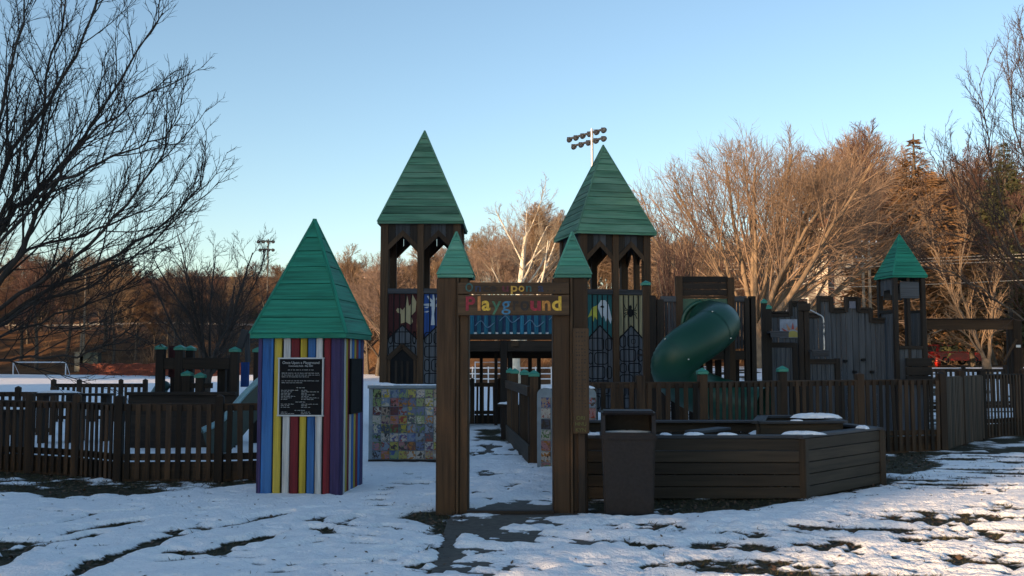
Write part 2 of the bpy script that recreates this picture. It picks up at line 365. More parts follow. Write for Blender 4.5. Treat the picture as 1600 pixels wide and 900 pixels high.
# ------------------------------------------------------------------ trees
def unit(v): return v/(np.linalg.norm(v, axis=-1, keepdims=True)+1e-9)
def grow(P0, D, Ln, R0, lv, spec, r, out):
    """one generation of branches after another, all branches of a generation at once"""
    while True:
        sp = spec[lv]; B = len(P0); N = sp['n']
        pts = np.empty((B, N, 3)); rad = np.empty((B, N)); dirs = np.empty((B, N, 3)); p = P0.copy(); d = unit(D)
        for i in range(N):
            pts[:, i] = p; dirs[:, i] = d; rad[:, i] = R0*(1-(1-sp.get('tip', .35))*i/(N-1))
            d = unit(d+r.normal(0, sp.get('wig', .12), (B, 3))+np.array([0, 0, sp.get('up', .05)]))
            p = p+d*(Ln/(N-1))[:, None]
        out.append((lv, pts, rad, sp['s']))
        lv += 1
        if lv >= len(spec): return
        ch = spec[lv]; k = ch['k']
        t = ch['t0']+(1-ch['t0'])*(np.arange(k)[None]+r.random((B, k)))/k; t = np.minimum(t, .995)
        P0, D, Ln, R0 = kids(pts, rad, dirs, Ln, t, ch, r)
def kids(pts, rad, dirs, Ln, t, ch, r):
    B, N, _ = pts.shape; k = t.shape[1]
    f = t*(N-1); i = np.minimum(f.astype(int), N-2); u = (f-i)[..., None]; bi = np.arange(B)[:, None]
    p = pts[bi, i]*(1-u)+pts[bi, i+1]*u; d = dirs[bi, i]; rr = rad[bi, i]*(1-u[..., 0])+rad[bi, i+1]*u[..., 0]
    ref = unit(r.normal(0, 1, (B, k, 3))); side = unit(np.cross(d, ref))
    side[..., 2] = side[..., 2]*ch.get('flat', 1)+ch.get('lift', .1); side = unit(side)
    an = np.radians(ch['a'])*(1+r.normal(0, ch.get('av', .22), (B, k)))
    nd = d*np.cos(an)[..., None]+side*np.sin(an)[..., None]
    L = Ln[:, None]*ch['l']*(1-ch.get('sh', .45)*t)*r.uniform(1-ch.get('lj', .28), 1+ch.get('lj', .26), (B, k))
    R = np.maximum(np.minimum(rr*.8, rr*ch['r']*r.uniform(.8, 1.15, (B, k))), ch.get('min', .004))
    return p.reshape(-1, 3), nd.reshape(-1, 3), L.ravel(), R.ravel()
def pack(name, parts, mat):
    Vs, Qs, o = [], [], 0
    for lv, p, rd, s in parts:
        V, Q = tubes(p, rd, s); Vs.append(V); Qs.append(Q+o); o += len(V)
    return npm(name, np.vstack(Vs), np.vstack(Qs), mat)
def tree_meshes(seed, spec, H, R, trunk_lv, bark, twig, lean=(0,0)):
    r = np.random.default_rng(seed); out = []
    grow(np.zeros((1, 3))+np.array([0, 0, -.2]), np.array([[lean[0], lean[1], 1.]]), np.array([H*spec[0].get('hl', .6)]), np.array([R]), 0, spec, r, out)
    return pack('trunk', [q for q in out if q[0] <= trunk_lv], bark), pack('crown', [q for q in out if q[0] > trunk_lv], twig)
BARKG = plain('grey_bark', (.10,.080,.062), .9, .4, 5, 0, .6)
TWIGB = plain('brown_twigs', (.13,.078,.048), .9, .35, 1.5, 0, 0)
TWIGO = plain('tan_twigs', (.23,.155,.096), .9, .35, 1.2, 0, 0)
TWIGL = plain('lilac_grey_twigs', (.25,.175,.135), .9, .3, 1.2, 0, 0)
TWIGR = plain('reddish_twigs', (.11,.058,.046), .9, .3, 1.5, 0, 0)
BARKW = plain('pale_sycamore_bark', (.72,.64,.50), .85, .3, 3, 0, .3)
TWIGP = plain('pale_twigs', (.32,.26,.19), .9, .3, 1.5, 0, 0)
BARKD = plain('dark_bark', (.030,.024,.020), .9, .4, 7, 0, .6)
PROTO = {}
def proto(key):
    if key in PROTO: return PROTO[key]
    if key.startswith('wood'):
        i = int(key[4:])
        spec = [dict(n=9, s=6, hl=.78, wig=.05, up=.06, tip=.25), dict(k=14, t0=.24, a=42, l=.62, lj=.2, r=.45, sh=.6, n=6, s=4, wig=.09, up=.08, lift=.25),
                dict(k=9, t0=.15, a=36, l=.78, r=.5, sh=.75, n=5, s=3, wig=.11, up=.06, min=.024), dict(k=7, t0=.12, a=36, l=.70, r=.6, sh=.7, n=4, s=3, wig=.13, up=.05, min=.017),
                dict(k=5, t0=.12, a=36, l=.62, r=.7, n=3, s=3, wig=.14, up=.04, min=.013)]
        PROTO[key] = tree_meshes(100+i, spec, 14, .22, 1, BARKG, [TWIGB, TWIGO, TWIGB, TWIGR][i % 4])
    elif key.startswith('tan'):
        i = int(key[3:])
        spec = [dict(n=8, s=6, hl=.55, wig=.08, up=.05, tip=.35), dict(k=12, t0=.22, a=42, l=.95, lj=.2, r=.5, sh=.55, n=7, s=5, wig=.08, up=.05, lift=.25),
                dict(k=10, t0=.15, a=36, l=.80, lj=.15, r=.45, sh=.78, n=6, s=3, wig=.10, up=.04, min=.020), dict(k=9, t0=.12, a=36, l=.70, r=.55, sh=.7, n=4, s=3, wig=.12, up=.03, min=.013),
                dict(k=6, t0=.12, a=36, l=.62, r=.7, n=3, s=3, wig=.14, up=.03, min=.010)]
        PROTO[key] = tree_meshes(200+i, spec, 14, .22, 1, BARKG, [TWIGO, TWIGL, TWIGR][i])
    elif key == 'oak':
        spec = [dict(n=4, s=8, hl=.16, wig=.03, up=.05, tip=.8), dict(k=16, t0=.45, a=42, av=.5, l=4.0, lj=.08, r=.36, sh=.05, n=10, s=5, wig=.045, up=.012, lift=.15),
                dict(k=12, t0=.18, a=30, l=.88, lj=.12, r=.40, sh=.84, n=7, s=4, wig=.06, up=.02, min=.020), dict(k=9, t0=.15, a=32, l=.78, lj=.2, r=.50, sh=.75, n=5, s=3, wig=.09, up=.02, min=.012),
                dict(k=6, t0=.15, a=34, l=.62, r=.7, n=3, s=3, wig=.12, up=.02, min=.0085)]
        PROTO[key] = tree_meshes(31, spec, 14, .50, 1, plain('tan_bark', (.22,.155,.10), .9, .35, 3, 0, .4), plain('oak_twigs', (.25,.170,.115), .9, .3, 1.0, 0, 0))
    elif key == 'sycamore':
        spec = [dict(n=9, s=8, hl=.66, wig=.04, up=.05, tip=.3), dict(k=12, t0=.22, a=54, l=.72, r=.42, sh=.45, n=8, s=5, wig=.06, up=.05, lift=.2),
                dict(k=7, t0=.2, a=36, l=.72, r=.42, sh=.75, n=6, s=4, wig=.10, up=.06, min=.018), dict(k=7, t0=.15, a=36, l=.5, r=.55, n=4, s=3, wig=.13, up=.04, min=.010),
                dict(k=5, t0=.15, a=36, l=.55, r=.7, n=3, s=3, wig=.15, up=.02, min=.008)]
        PROTO[key] = tree_meshes(41, spec, 14, .34, 1, BARKW, TWIGP)
    elif key == 'column':
        spec = [dict(n=4, s=7, hl=.22, wig=.02, up=.05, tip=.8), dict(k=24, t0=.3, a=13, av=.4, l=3.6, r=.36, sh=.15, n=8, s=4, wig=.03, up=.05, lift=.5),
                dict(k=12, t0=.08, a=16, l=.40, r=.45, n=4, s=3, wig=.05, up=.08, min=.014), dict(k=6, t0=.1, a=20, l=.5, r=.6, n=3, s=3, wig=.08, up=.08, min=.009)]
        PROTO[key] = tree_meshes(51, spec, 9, .14, 1, BARKG, plain('column_twigs', (.075,.042,.036), .9, .3, 2, 0, 0))
    elif key == 'vase':
        spec = [dict(n=5, s=8, hl=.24, wig=.03, up=.05, tip=.8), dict(k=14, t0=.45, a=36, av=.4, l=2.6, r=.40, sh=.12, n=9, s=5, wig=.06, up=.04, lift=.2),
                dict(k=10, t0=.15, a=34, l=.42, r=.45, n=6, s=4, wig=.10, up=.06, min=.012), dict(k=8, t0=.12, a=36, l=.5, r=.6, n=4, s=3, wig=.12, up=.05, min=.008),
                dict(k=5, t0=.15, a=36, l=.55, r=.7, n=3, s=3, wig=.15, up=.04, min=.006)]
        PROTO[key] = tree_meshes(61, spec, 7, .15, 1, BARKD, plain('dark_twigs', (.040,.030,.025), .9, .3, 2, 0, 0))
    elif key.startswith('conifer'):
        i = int(key[7:]); r = np.random.default_rng(300+i); H = 14.
        tr = pack('trunk', [(0, np.array([[[0, 0, -.3], [0, 0, H*.5], [0, 0, H]]]), np.array([[.25, .14, .02]]), 6)], BARKG)
        nb = 260; z = H*(.12+.86*np.sort(r.random(nb))); L = (H-z)*.26*r.uniform(.65, 1.15, nb)+.06; az = np.arange(nb)*2.4+r.normal(0, .3, nb)
        k = 34; t = np.sqrt(r.random((nb, k)))
        cx = (L[:, None]*t*np.cos(az)[:, None]); cy = (L[:, None]*t*np.sin(az)[:, None]); cz = z[:, None]-L[:, None]*.28*t**1.5+L[:, None]*.10*t**3
        C = np.stack([cx, cy, cz], -1).reshape(-1, 3)+r.normal(0, .16, (nb*k, 3))*np.clip((H-cz.reshape(-1, 1))/5, .15, 1)
        d = np.repeat(np.stack([np.cos(az), np.sin(az), -.25+0*az], -1), k, 0)+r.normal(0, .55, (nb*k, 3)); d = unit(d)
        u = unit(np.cross(d, r.normal(0, 1, d.shape))); sz = (r.uniform(.22, .45, len(C))*np.clip((H-C[:, 2])/4.5, .3, 1))[:, None]
        V = np.stack([C-u*sz*.16, C+d*sz-u*sz*.05, C+d*sz+u*sz*.05, C+u*sz*.16], 1).reshape(-1, 3)
        col = [(.030,.045,.022), (.16,.085,.035), (.055,.060,.022)][i]
        PROTO[key] = (tr, npm('crown', V, np.arange(len(V)).reshape(-1, 4), plain('conifer_needles%d' % i, col, .8, .45, 1.3, 0, 0), False))
    return PROTO[key]
def tree(key, name, label, x, y, h, group=None, wide=1., rz=None, cat='tree'):
    base = {'oak': 14, 'vase': 7, 'column': 9}.get(key, 14)
    tm, cm = proto(key); s = h/base
    if key in HTS: s = h/HTS[key]
    o = thing(name, label, cat, (x, y, tz(x, y)), random.uniform(0, 6.28) if rz is None else rz, group); o.scale = (s*wide, s*wide, s)
    put('trunk', tm, o); put('crown', cm, o); return o
HTS = {}
def measure(key):
    tm, cm = proto(key); c = np.empty(len(cm.vertices)*3, np.float32); cm.vertices.foreach_get('co', c); HTS[key] = float(np.percentile(c[2::3], 99.8))
for k_ in ['wood0', 'wood1', 'wood2', 'wood3', 'tan0', 'tan1', 'tan2', 'oak', 'sycamore', 'column', 'vase', 'conifer0', 'conifer1', 'conifer2']: measure(k_)
def at_px(px, Y): return PX(px, Y)
def top_h(py, x, Y): return PZ(py, Y)-tz(x, Y)
def forest():
    R = random.Random(11)
    # the named single trees
    x = PX(1185, 58); tree('oak', 'oak_tree', 'broad round-crowned bare tree with tan twigs behind the spiral slide', x, 58, top_h(198, x, 58), wide=1.02, rz=.4)
    x = PX(806, 70); tree('sycamore', 'sycamore_tree', 'pale white-barked bare tree standing above the bridge between the two tall towers', x, 70, top_h(280, x, 70), wide=1.0, rz=1.0)
    x = PX(1052, 50); tree('column', 'columnar_tree', 'narrow upright dark bare tree beside the right tall tower', x, 50, top_h(316, x, 50), wide=1.1)
    x = PX(322, 40); tree('vase', 'bare_tree', 'dark vase-shaped bare tree behind the small play structure left of the striped kiosk', x, 40, top_h(335, x, 40), wide=1.0, rz=2.2)
    x = PX(1322, 106); tree('conifer0', 'conifer_tree', 'dark pointed evergreen between the round tree and the brown evergreen', x, 106, top_h(280, x, 106), rz=1)
    x = PX(1437, 76); tree('conifer1', 'conifer_tree', 'tall rusty brown evergreen behind the small corner turret', x, 76, top_h(218, x, 76), wide=1.75, rz=2)
    x = PX(1580, 78); tree('conifer2', 'conifer_tree', 'olive green evergreen at the right edge of the hillside wood', x, 78, top_h(225, x, 78), wide=1.3)
    x = PX(845, 120); tree('conifer0', 'conifer_tree', 'dark low evergreen behind the pale sycamore', x, 120, top_h(385, x, 120), wide=1.3)
    # left wood beyond the field
    lab = 'bare brown tree in the wood behind the snowy field at left'; gr = 'bare trees in the wood beyond the field'
    for i in range(84):
        Y = R.uniform(122, 178); px = -60+680*(i+R.random())/84; x = PX(px, Y)
        tree('wood%d' % R.randrange(4), 'bare_tree', lab, x, Y, top_h(R.uniform(385, 440) if px < 230 else R.uniform(400, 455), x, Y), gr, R.uniform(.9, 1.25))
    for px, py, Y in ((20, 405, 150), (-20, 400, 140), (60, 425, 160), (195, 428, 150), (120, 440, 165), (395, 470, 160)):
        x = PX(px, Y); tree('conifer0', 'conifer_tree', 'dark evergreen among the bare trees behind the snowy field at left', x, Y, top_h(py, x, Y), 'evergreens in the wood beyond the field', 1.2)
    # centre wood
    lab = 'bare tan tree in the wood seen between and beside the tall towers'; gr = 'bare trees behind the tall towers'
    for i in range(44):
        Y = R.uniform(88, 125); px = 540+520*(i+R.random())/44; x = PX(px, Y)
        py = R.uniform(370, 420) if px < 735 else (R.uniform(300, 350) if 830 < px < 1000 else R.uniform(350, 400))
        tree(R.choice(['wood1', 'tan0', 'tan1', 'wood2']), 'bare_tree', lab, x, Y, top_h(py, x, Y), gr, R.uniform(.85, 1.15))
    # right hillside
    lab = 'bare tan tree on the wooded hillside behind the castle wall and turret'; gr = 'bare trees on the right hillside'
    for i in range(84):
        Y = R.uniform(74, 130); px = 1010+670*(i+R.random())/84
        if 1190 < px < 1370: Y = R.uniform(106, 132)
        if 1385 < px < 1490: Y = R.uniform(84, 130)
        x = PX(px, Y)
        py = R.uniform(350, 420) if px < 1335 else R.uniform(190, 320)
        if i % 3 == 0: py = R.uniform(330, 430)
        if 1385 < px < 1490: py = max(py, 265)
        tree(R.choice(['tan0', 'tan1', 'wood1', 'tan2', 'tan1']), 'bare_tree', lab, x, Y, top_h(py, x, Y), gr, R.uniform(.9, 1.2))
    # undergrowth on the banks
    proto('tan0'); r = np.random.default_rng(9); out = []
    n = 2600; xs = r.uniform(-60, 85, n); ys = r.uniform(64, 135, n); q = xs/ys
    s0 = np.where(q > .12, 96, 122-40*ss(-.2, -.03, q)); ok = ys > s0; xs, ys = xs[ok], ys[ok]; n = len(xs)
    k = 7; xs = np.repeat(xs, k)+r.normal(0, .3, n*k); ys = np.repeat(ys, k)+r.normal(0, .3, n*k)
    P0 = np.stack([xs, ys, terrain(xs, ys)-.05], -1); D = r.normal(0, .45, P0.shape); D[:, 2] = 1
    grow(P0, D, r.uniform(.6, 2.0, n*k), np.full(n*k, .018), 0, [dict(n=4, s=3, wig=.15, up=0, tip=.4), dict(k=3, t0=.2, a=40, l=.6, r=.7, n=3, s=3, wig=.1, min=.01)], r, out)
    o = put('undergrowth', pack('undergrowth', out, TWIGO)); tag(o, 'tangled tan brush covering the banks under the trees', 'undergrowth', None, 'stuff')
    # unseen evergreens added behind and left of the camera to shade the playground
    u = Vector((math.sin(a), math.cos(a))); nn = Vector((-math.cos(a), math.sin(a)))
    for row, ww in enumerate((-30, -35)):
        for v in np.arange(9.1 if row == 0 else 8.0, 72, 3.7):
            p = u*(ww+R.uniform(-1, 1))+nn*(v+R.uniform(-.5, .5)+row*1.3)
            tree('conifer0', 'conifer_tree', 'dense unseen evergreen added behind the camera to cast shade', p.x, p.y, R.uniform(17.5, 19.5), 'added shade evergreens behind the camera', 1.45)
    for v, ww in ((-1.0, -27), (-5, -27)):  # extra bare trees out of view, added to dapple the sun on the foreground
        p = u*ww+nn*v; tree('wood%d' % R.randrange(4), 'bare_tree', 'unseen bare tree added behind the camera to dapple the sunlight', p.x, p.y, R.uniform(9, 12), 'added bare trees that dapple the sunlight', 1.2)
    for i in range(22):  # out-of-view row added with gaps so shade falls in streaks on the left bank
        x, y = -52-2.7*i+R.uniform(-1, 1), 84+R.uniform(-7, 9)
        tree('conifer0' if i % 3 else 'wood1', 'conifer_tree' if i % 3 else 'bare_tree', 'unseen evergreen added beyond the left edge to shade the wooded bank' if i % 3 else 'unseen bare tree added beyond the left edge to shade the wooded bank', x, y, R.uniform(15, 21), 'added shade trees beyond the left edge', 1.1)
forest()
def limb_tree(name, label, limbs, Y, base, mat, twig, seed, spec, r0, trunk):
    """a near tree whose big limbs follow given courses; side branches grow from them"""
    r = np.random.default_rng(seed); o = thing(name, label, 'tree', (base[0], base[1], 0)); B0 = Vector((base[0], base[1], 0))
    big, rest = [], []
    tp = smooth_path([Vector(p)-B0 for p in trunk[0]], 14); big.append((0, tp[None], np.linspace(trunk[1], trunk[2], 14)[None], 10))
    for pp, ra, dy in limbs:
        w_ = [P(px, py, Y+dy*(i/(len(pp)-1)))-B0 for i, (px, py) in enumerate(pp)]
        q = smooth_path(w_, 16); q[1:-1] += r.normal(0, .025, (14, 3)); rd = np.linspace(ra*.66, .009, 16)
        big.append((0, q[None], rd[None], 7))
        d = unit(np.gradient(q, axis=0)); Ln = np.array([np.linalg.norm(np.diff(q, axis=0), axis=1).sum()])
        ch = spec[0]; k = int(ch['k']*max(1, Ln[0]/3)); t = ch['t0']+(1-ch['t0'])*(np.arange(k)[None]+r.random((1, k)))/k; t = np.minimum(t, .99)
        a_, b_, c_, e_ = kids(q[None], rd[None], d[None], np.array([3.2]), t, ch, r)
        grow(a_, b_, c_, e_, 0, spec, r, rest)
    put('trunk', pack('trunk', big, mat), o); put('crown', pack('crown', rest, twig), o); return o
SPB = [dict(k=10, t0=.08, a=34, l=.62, r=.48, sh=.5, n=7, s=4, wig=.10, up=.09, lift=.35, min=.011), dict(k=7, t0=.12, a=34, l=.48, r=.6, n=5, s=3, wig=.13, up=.08, lift=.2, min=.007),
       dict(k=5, t0=.15, a=36, l=.5, r=.65, n=4, s=3, wig=.15, up=.06, min=.0045)]
DT = plain('near_dark_twigs', (.022,.017,.014), .9, .3, 3, 0, 0)
LB = [([(-60, 470), (9, 345), (47, 308), (93, 266), (126, 215), (154, 182), (215, 85), (255, 20)], .09, .6), ([(-40, 500), (28, 406), (47, 359), (84, 285), (112, 243), (170, 190), (240, 140)], .08, -.7),
      ([(-60, 420), (0, 285), (19, 233), (65, 177), (121, 84), (150, 0), (165, -60)], .08, 1.2), ([(-40, 505), (50, 450), (115, 405), (170, 350), (215, 300), (245, 250), (262, 205)], .06, -1.),
      ([(-30, 520), (80, 450), (165, 408), (235, 368), (285, 325), (318, 275)], .06, .8), ([(-40, 460), (42, 392), (140, 364), (210, 336), (270, 300)], .05, 1.8), ([(-60, 530), (0, 506), (56, 473), (131, 450), (180, 420), (230, 385), (265, 350)], .06, -.3),
      ([(-60, 560), (0, 562), (47, 558), (121, 553), (160, 540), (200, 515)], .045, -1.2), ([(-60, 440), (-15, 300), (0, 180), (30, 60), (45, -40)], .07, .3), ([(-50, 440), (10, 320), (60, 230), (75, 120), (100, 20), (110, -60)], .06, 1.4),
      ([(-30, 420), (40, 330), (130, 265), (200, 235), (262, 215)], .05, -1.6), ([(-50, 545), (20, 520), (100, 490), (165, 462), (215, 440)], .04, 1.5)]
limb_tree('bare_tree', 'large dark bare tree reaching in from the left edge over the fence', LB, 17, (-9.3, 17), BARKD, DT, 5, SPB, .2, ([(-9.3, 17, -.1), (-9.25, 17, 1.2), tuple(P(-70, 470, 17)), tuple(P(-75, 330, 17)), tuple(P(-60, 150, 17.2)), tuple(P(-50, -100, 17.3))], .24, .05))
LR = [([(1680, 540), (1600, 450), (1560, 395), (1525, 345), (1490, 300), (1466, 250)], .05, .5), ([(1680, 470), (1600, 390), (1562, 300), (1540, 215), (1530, 130)], .05, -.4), ([(1690, 420), (1630, 300), (1585, 200), (1575, 100)], .05, .4),
      ([(1680, 560), (1600, 500), (1540, 455), (1480, 425), (1430, 415)], .04, -1), ([(1690, 500), (1620, 430), (1560, 385), (1500, 372), (1455, 350)], .04, 1), ([(1690, 560), (1630, 480), (1590, 420), (1555, 350), (1510, 250)], .04, 0), ([(1700, 400), (1640, 260), (1610, 160), (1600, 60)], .04, .6)]
limb_tree('bare_tree', 'reddish dark bare tree reaching in from the right edge above the swing beam', LR, 25, (14.3, 25), BARKG, plain('right_twigs', (.075,.045,.034), .9, .3, 2, 0, 0), 8, SPB, .2, ([(14.3, 25, -.1), tuple(P(1705, 600, 25)), tuple(P(1695, 480, 25)), tuple(P(1712, 300, 25)), tuple(P(1720, 60, 25))], .22, .05))
# leaning trunks behind the swing
def swing_tree():
    l = [([(1540, 565), (1520, 520), (1490, 470), (1465, 400), (1440, 330)], .16, .5), ([(1545, 560), (1550, 500), (1560, 420), (1590, 340)], .16, -.5), ([(1535, 555), (1500, 515), (1462, 520), (1430, 530)], .08, -.5), ([(1525, 530), (1500, 440), (1510, 350), (1495, 270)], .1, .6)]
    limb_tree('bare_tree', 'leaning two-stemmed bare tree behind the swing beam', l, 50, (PX(1541, 50), 50), plain('warm_bark', (.13,.095,.065), .9, .4, 4, 0, .5), TWIGO, 12, SPB, .2, ([(PX(1541, 50), 50, .2), tuple(P(1543, 590, 50)), tuple(P(1541, 560, 50))], .3, .2))
swing_tree()
# ------------------------------------------------------------------ roofs
ROOFC = {}
def roof(parent, wd, h, n, mat, z0, core, trim=.05, lip=.05, seed=1):
    a_ = wd/2; L = math.hypot(a_, h); nx = (0, -h/L, a_/L); i_ = a_-.02
    core_me = pym('roof_core', [(-i_, -i_, 0), (i_, -i_, 0), (i_, i_, 0), (-i_, i_, 0), (0, 0, h-.03)], [(3, 2, 1, 0), (0, 1, 4), (1, 2, 4), (2, 3, 4), (3, 0, 4)], M(core))
    r = put('roof', core_me, parent, (0, 0, z0)); rr = random.Random(seed)
    cuts = [0]+[(i+rr.uniform(-.12, .12))/n for i in range(1, n)]+[.992]
    for i in range(n):
        t0, t1 = cuts[i], cuts[i+1]-.004
        def pt(t, sgn, off): return (sgn*a_*(1-t), -a_*(1-t)+nx[1]*off, h*t+nx[2]*off)
        V = [pt(t0, -1, .002), pt(t0, 1, .002), pt(t1, 1, .002), pt(t1, -1, .002), pt(t0, -1, .019), pt(t0, 1, .019), pt(t1, 1, .012), pt(t1, -1, .012)]
        me = pym('roof_board', V, [(3, 2, 1, 0), (4, 5, 6, 7), (0, 1, 5, 4), (1, 2, 6, 5), (2, 3, 7, 6), (3, 0, 4, 7)], M(mat, 0))
        for k in range(4): put('roof_board', me, r, (0, 0, 0), (0, 0, k*math.pi/2))
    for sx, sy in ((1, -1), (1, 1), (-1, 1), (-1, -1)):
        beam('hip_trim', mat, r, (sx*(a_+.006), sy*(a_+.006), .0), (0, 0, h+.02), trim, .022)
    for k in range(4):
        c, s = math.cos(k*math.pi/2), math.sin(k*math.pi/2)
        box('fascia', mat, r, (s*(a_-.004), -c*(a_-.004), -lip/2), (wd-.02 if k % 2 else wd+.012, .024, lip), rz=k*math.pi/2)
    return r
def text_mesh(body, size, mat, ext=.004, off=0., align='LEFT'):
    cu = bpy.data.curves.new('letters', 'FONT'); cu.body = body; cu.size = size; cu.extrude = ext; cu.offset = off; cu.align_x = align
    o = bpy.data.objects.new('letters', cu); COL.objects.link(o)
    bpy.context.view_layer.update()
    me = bpy.data.meshes.new_from_object(o.evaluated_get(bpy.context.evaluated_depsgraph_get()))
    bpy.data.objects.remove(o); bpy.data.curves.remove(cu); me.materials.clear(); me.materials.append(mat); return me
# ------------------------------------------------------------------ striped kiosk
def kiosk():
    FL = Vector((-3.08, 12.42)); FR = Vector((-2.04, 12.30)); d = (FR-FL); W = d.length; rz = math.atan2(d.y, d.x); e1 = d/W; e2 = Vector((-e1.y, e1.x))
    c = FL+e1*W/2+e2*W/2
    o = thing('striped_kiosk', 'square kiosk with rainbow striped planks and pointed green roof left of the entrance', 'kiosk', (c.x, c.y, 0), rz)
    H = 1.88; h = W/2
    bx2('core_panel', BLACK, o, -h+.03, h-.03, -h+.03, h-.03, .02, H-.02)
    pat = [(.0, .045, 'purple'), (.05, .185, 'blue'), (.20, .29, 'yellow'), (.315, .40, 'white'), (.41, .51, 'red'), (.525, .605, 'yellow'), (.62, .71, 'blue'), (.72, .80, 'white'), (.82, .90, 'red'), (.905, 1.02, 'purple')]
    pat2 = [(.0, .11, 'purple'), (.125, .19, 'white'), (.205, .27, 'yellow'), (.285, .36, 'red'), (.375, .45, 'white'), (.465, .56, 'blue'), (.575, .65, 'yellow'), (.665, .76, 'red'), (.775, .86, 'blue'), (.87, 1.02, 'purple')]
    for k in range(4):
        cz, sz = math.cos(k*math.pi/2), math.sin(k*math.pi/2)
        for x0, x1, col in (pat2 if k == 1 else pat):
            x0 = x0*W/1.05; x1 = x1*W/1.05; lx = -h+(x0+x1)/2+.012; ly = -h+.016; zb = random.uniform(-.02, .0)
            box('plank', col, o, (lx*cz-ly*sz, lx*sz+ly*cz, (H+zb)/2), (x1-x0, .03, H-zb), rz=k*math.pi/2)
    roof(o, W+.13, 1.44, 7, 'teal', H+.06, 'dark', .05, .06, 3)
    fr = plain('pewter_frame', (.42,.46,.48), .5, .1); bk = plain('engraved_black', (.006,.007,.009), .7, .2, spec=.12); tx = plain('silver_lettering', (.24,.27,.29), .6, .1)
    for k, (x0, x1, z0, z1) in enumerate(((-.245, .30, .955, 1.64), (-.18, .335, .965, 1.63))):
        p = thing('t', '', ''); bpy.data.objects.remove(p)
        rot = k*math.pi/2; cz, sz = math.cos(rot), math.sin(rot)
        def at(lx, ly, z): return (lx*cz-ly*sz, lx*sz+ly*cz, z)
        y = -h-.012
        pm = put('plaque', box_mesh((x1-x0, .02, z1-z0), bk), o, at((x0+x1)/2, y, (z0+z1)/2), (0, 0, rot))
        tag(pm, 'black engraved plaque with silver lettering' if k == 0 else 'dark engraved plaque on the side')
        wv, hv = (x1-x0)/2, (z1-z0)/2; fm = fr if k == 0 else bk
        for q, (cx, czz, sx, sz2) in enumerate(((0, hv, 2*wv+.03, .018), (0, -hv, 2*wv+.03, .018), (-wv, 0, .018, 2*hv-.02), (wv, 0, .018, 2*hv-.02))):
            put('plaque_frame', box_mesh((sx, .03, sz2), fm), pm, (cx, -.002, czz))
        if k == 0:
            def line(body, s, x, z, al='CENTER'): put('lettering', text_mesh(body, s, tx, .001, .0006, al), pm, (x, -.0125, z), (math.pi/2, 0, 0))
            line('Once Upon a Playground', .045, 0, .275); line('Community Built - May 2001', .026, 0, .242)
            V = []; Fc = []; rr = random.Random(3)
            def words(xa, xb, z, hgt=.0085):
                x = xa
                while x < xb:
                    L = rr.uniform(.018, .05); x2 = min(x+L, xb)
                    # a row of small strokes stands for a word cut too small to read
                    xx = x
                    while xx < x2-.003:
                        hh = hgt*rr.uniform(.65, 1.2); i = len(V); V.extend([(xx, -.0115, z), (xx+.0045, -.0115, z), (xx+.0045, -.0115, z+hh), (xx, -.0115, z+hh)]); Fc.append((i, i+1, i+2, i+3)); xx += .0062
                    x = x2+.009
            words(-.16, .17, .198, .009)
            for z, e_ in ((.16, .235), (.137, .235), (.115, .10), (.068, .235), (.045, .02)): words(-.235, e_, z)
            words(-.05, .05, -.015, .010)
            for i, (l_, r_) in enumerate(((-.03, .08), (-.10, .23), (-.12, .08), (-.13, .17), (-.06, .10), (-.11, .23), (-.16, .16))): words(-.24, l_, -.045-.018*i); words(.01, r_, -.045-.018*i)
            words(-.06, .06, -.185, .010)
            for i, (l_, r_) in enumerate(((-.08, .22), (-.14, .09), (-.13, .12))): words(-.24, l_, -.21-.019*i); words(.01, r_, -.21-.019*i)
            words(-.07, .06, -.285, .010)
            for i, (l_, r_) in enumerate(((-.16, .12), (-.07, .13))): words(-.24, l_, -.305-.018*i); words(.01, r_, -.305-.018*i)
            put('small_lettering', pym('small_lettering', V, Fc, tx), pm)
kiosk()
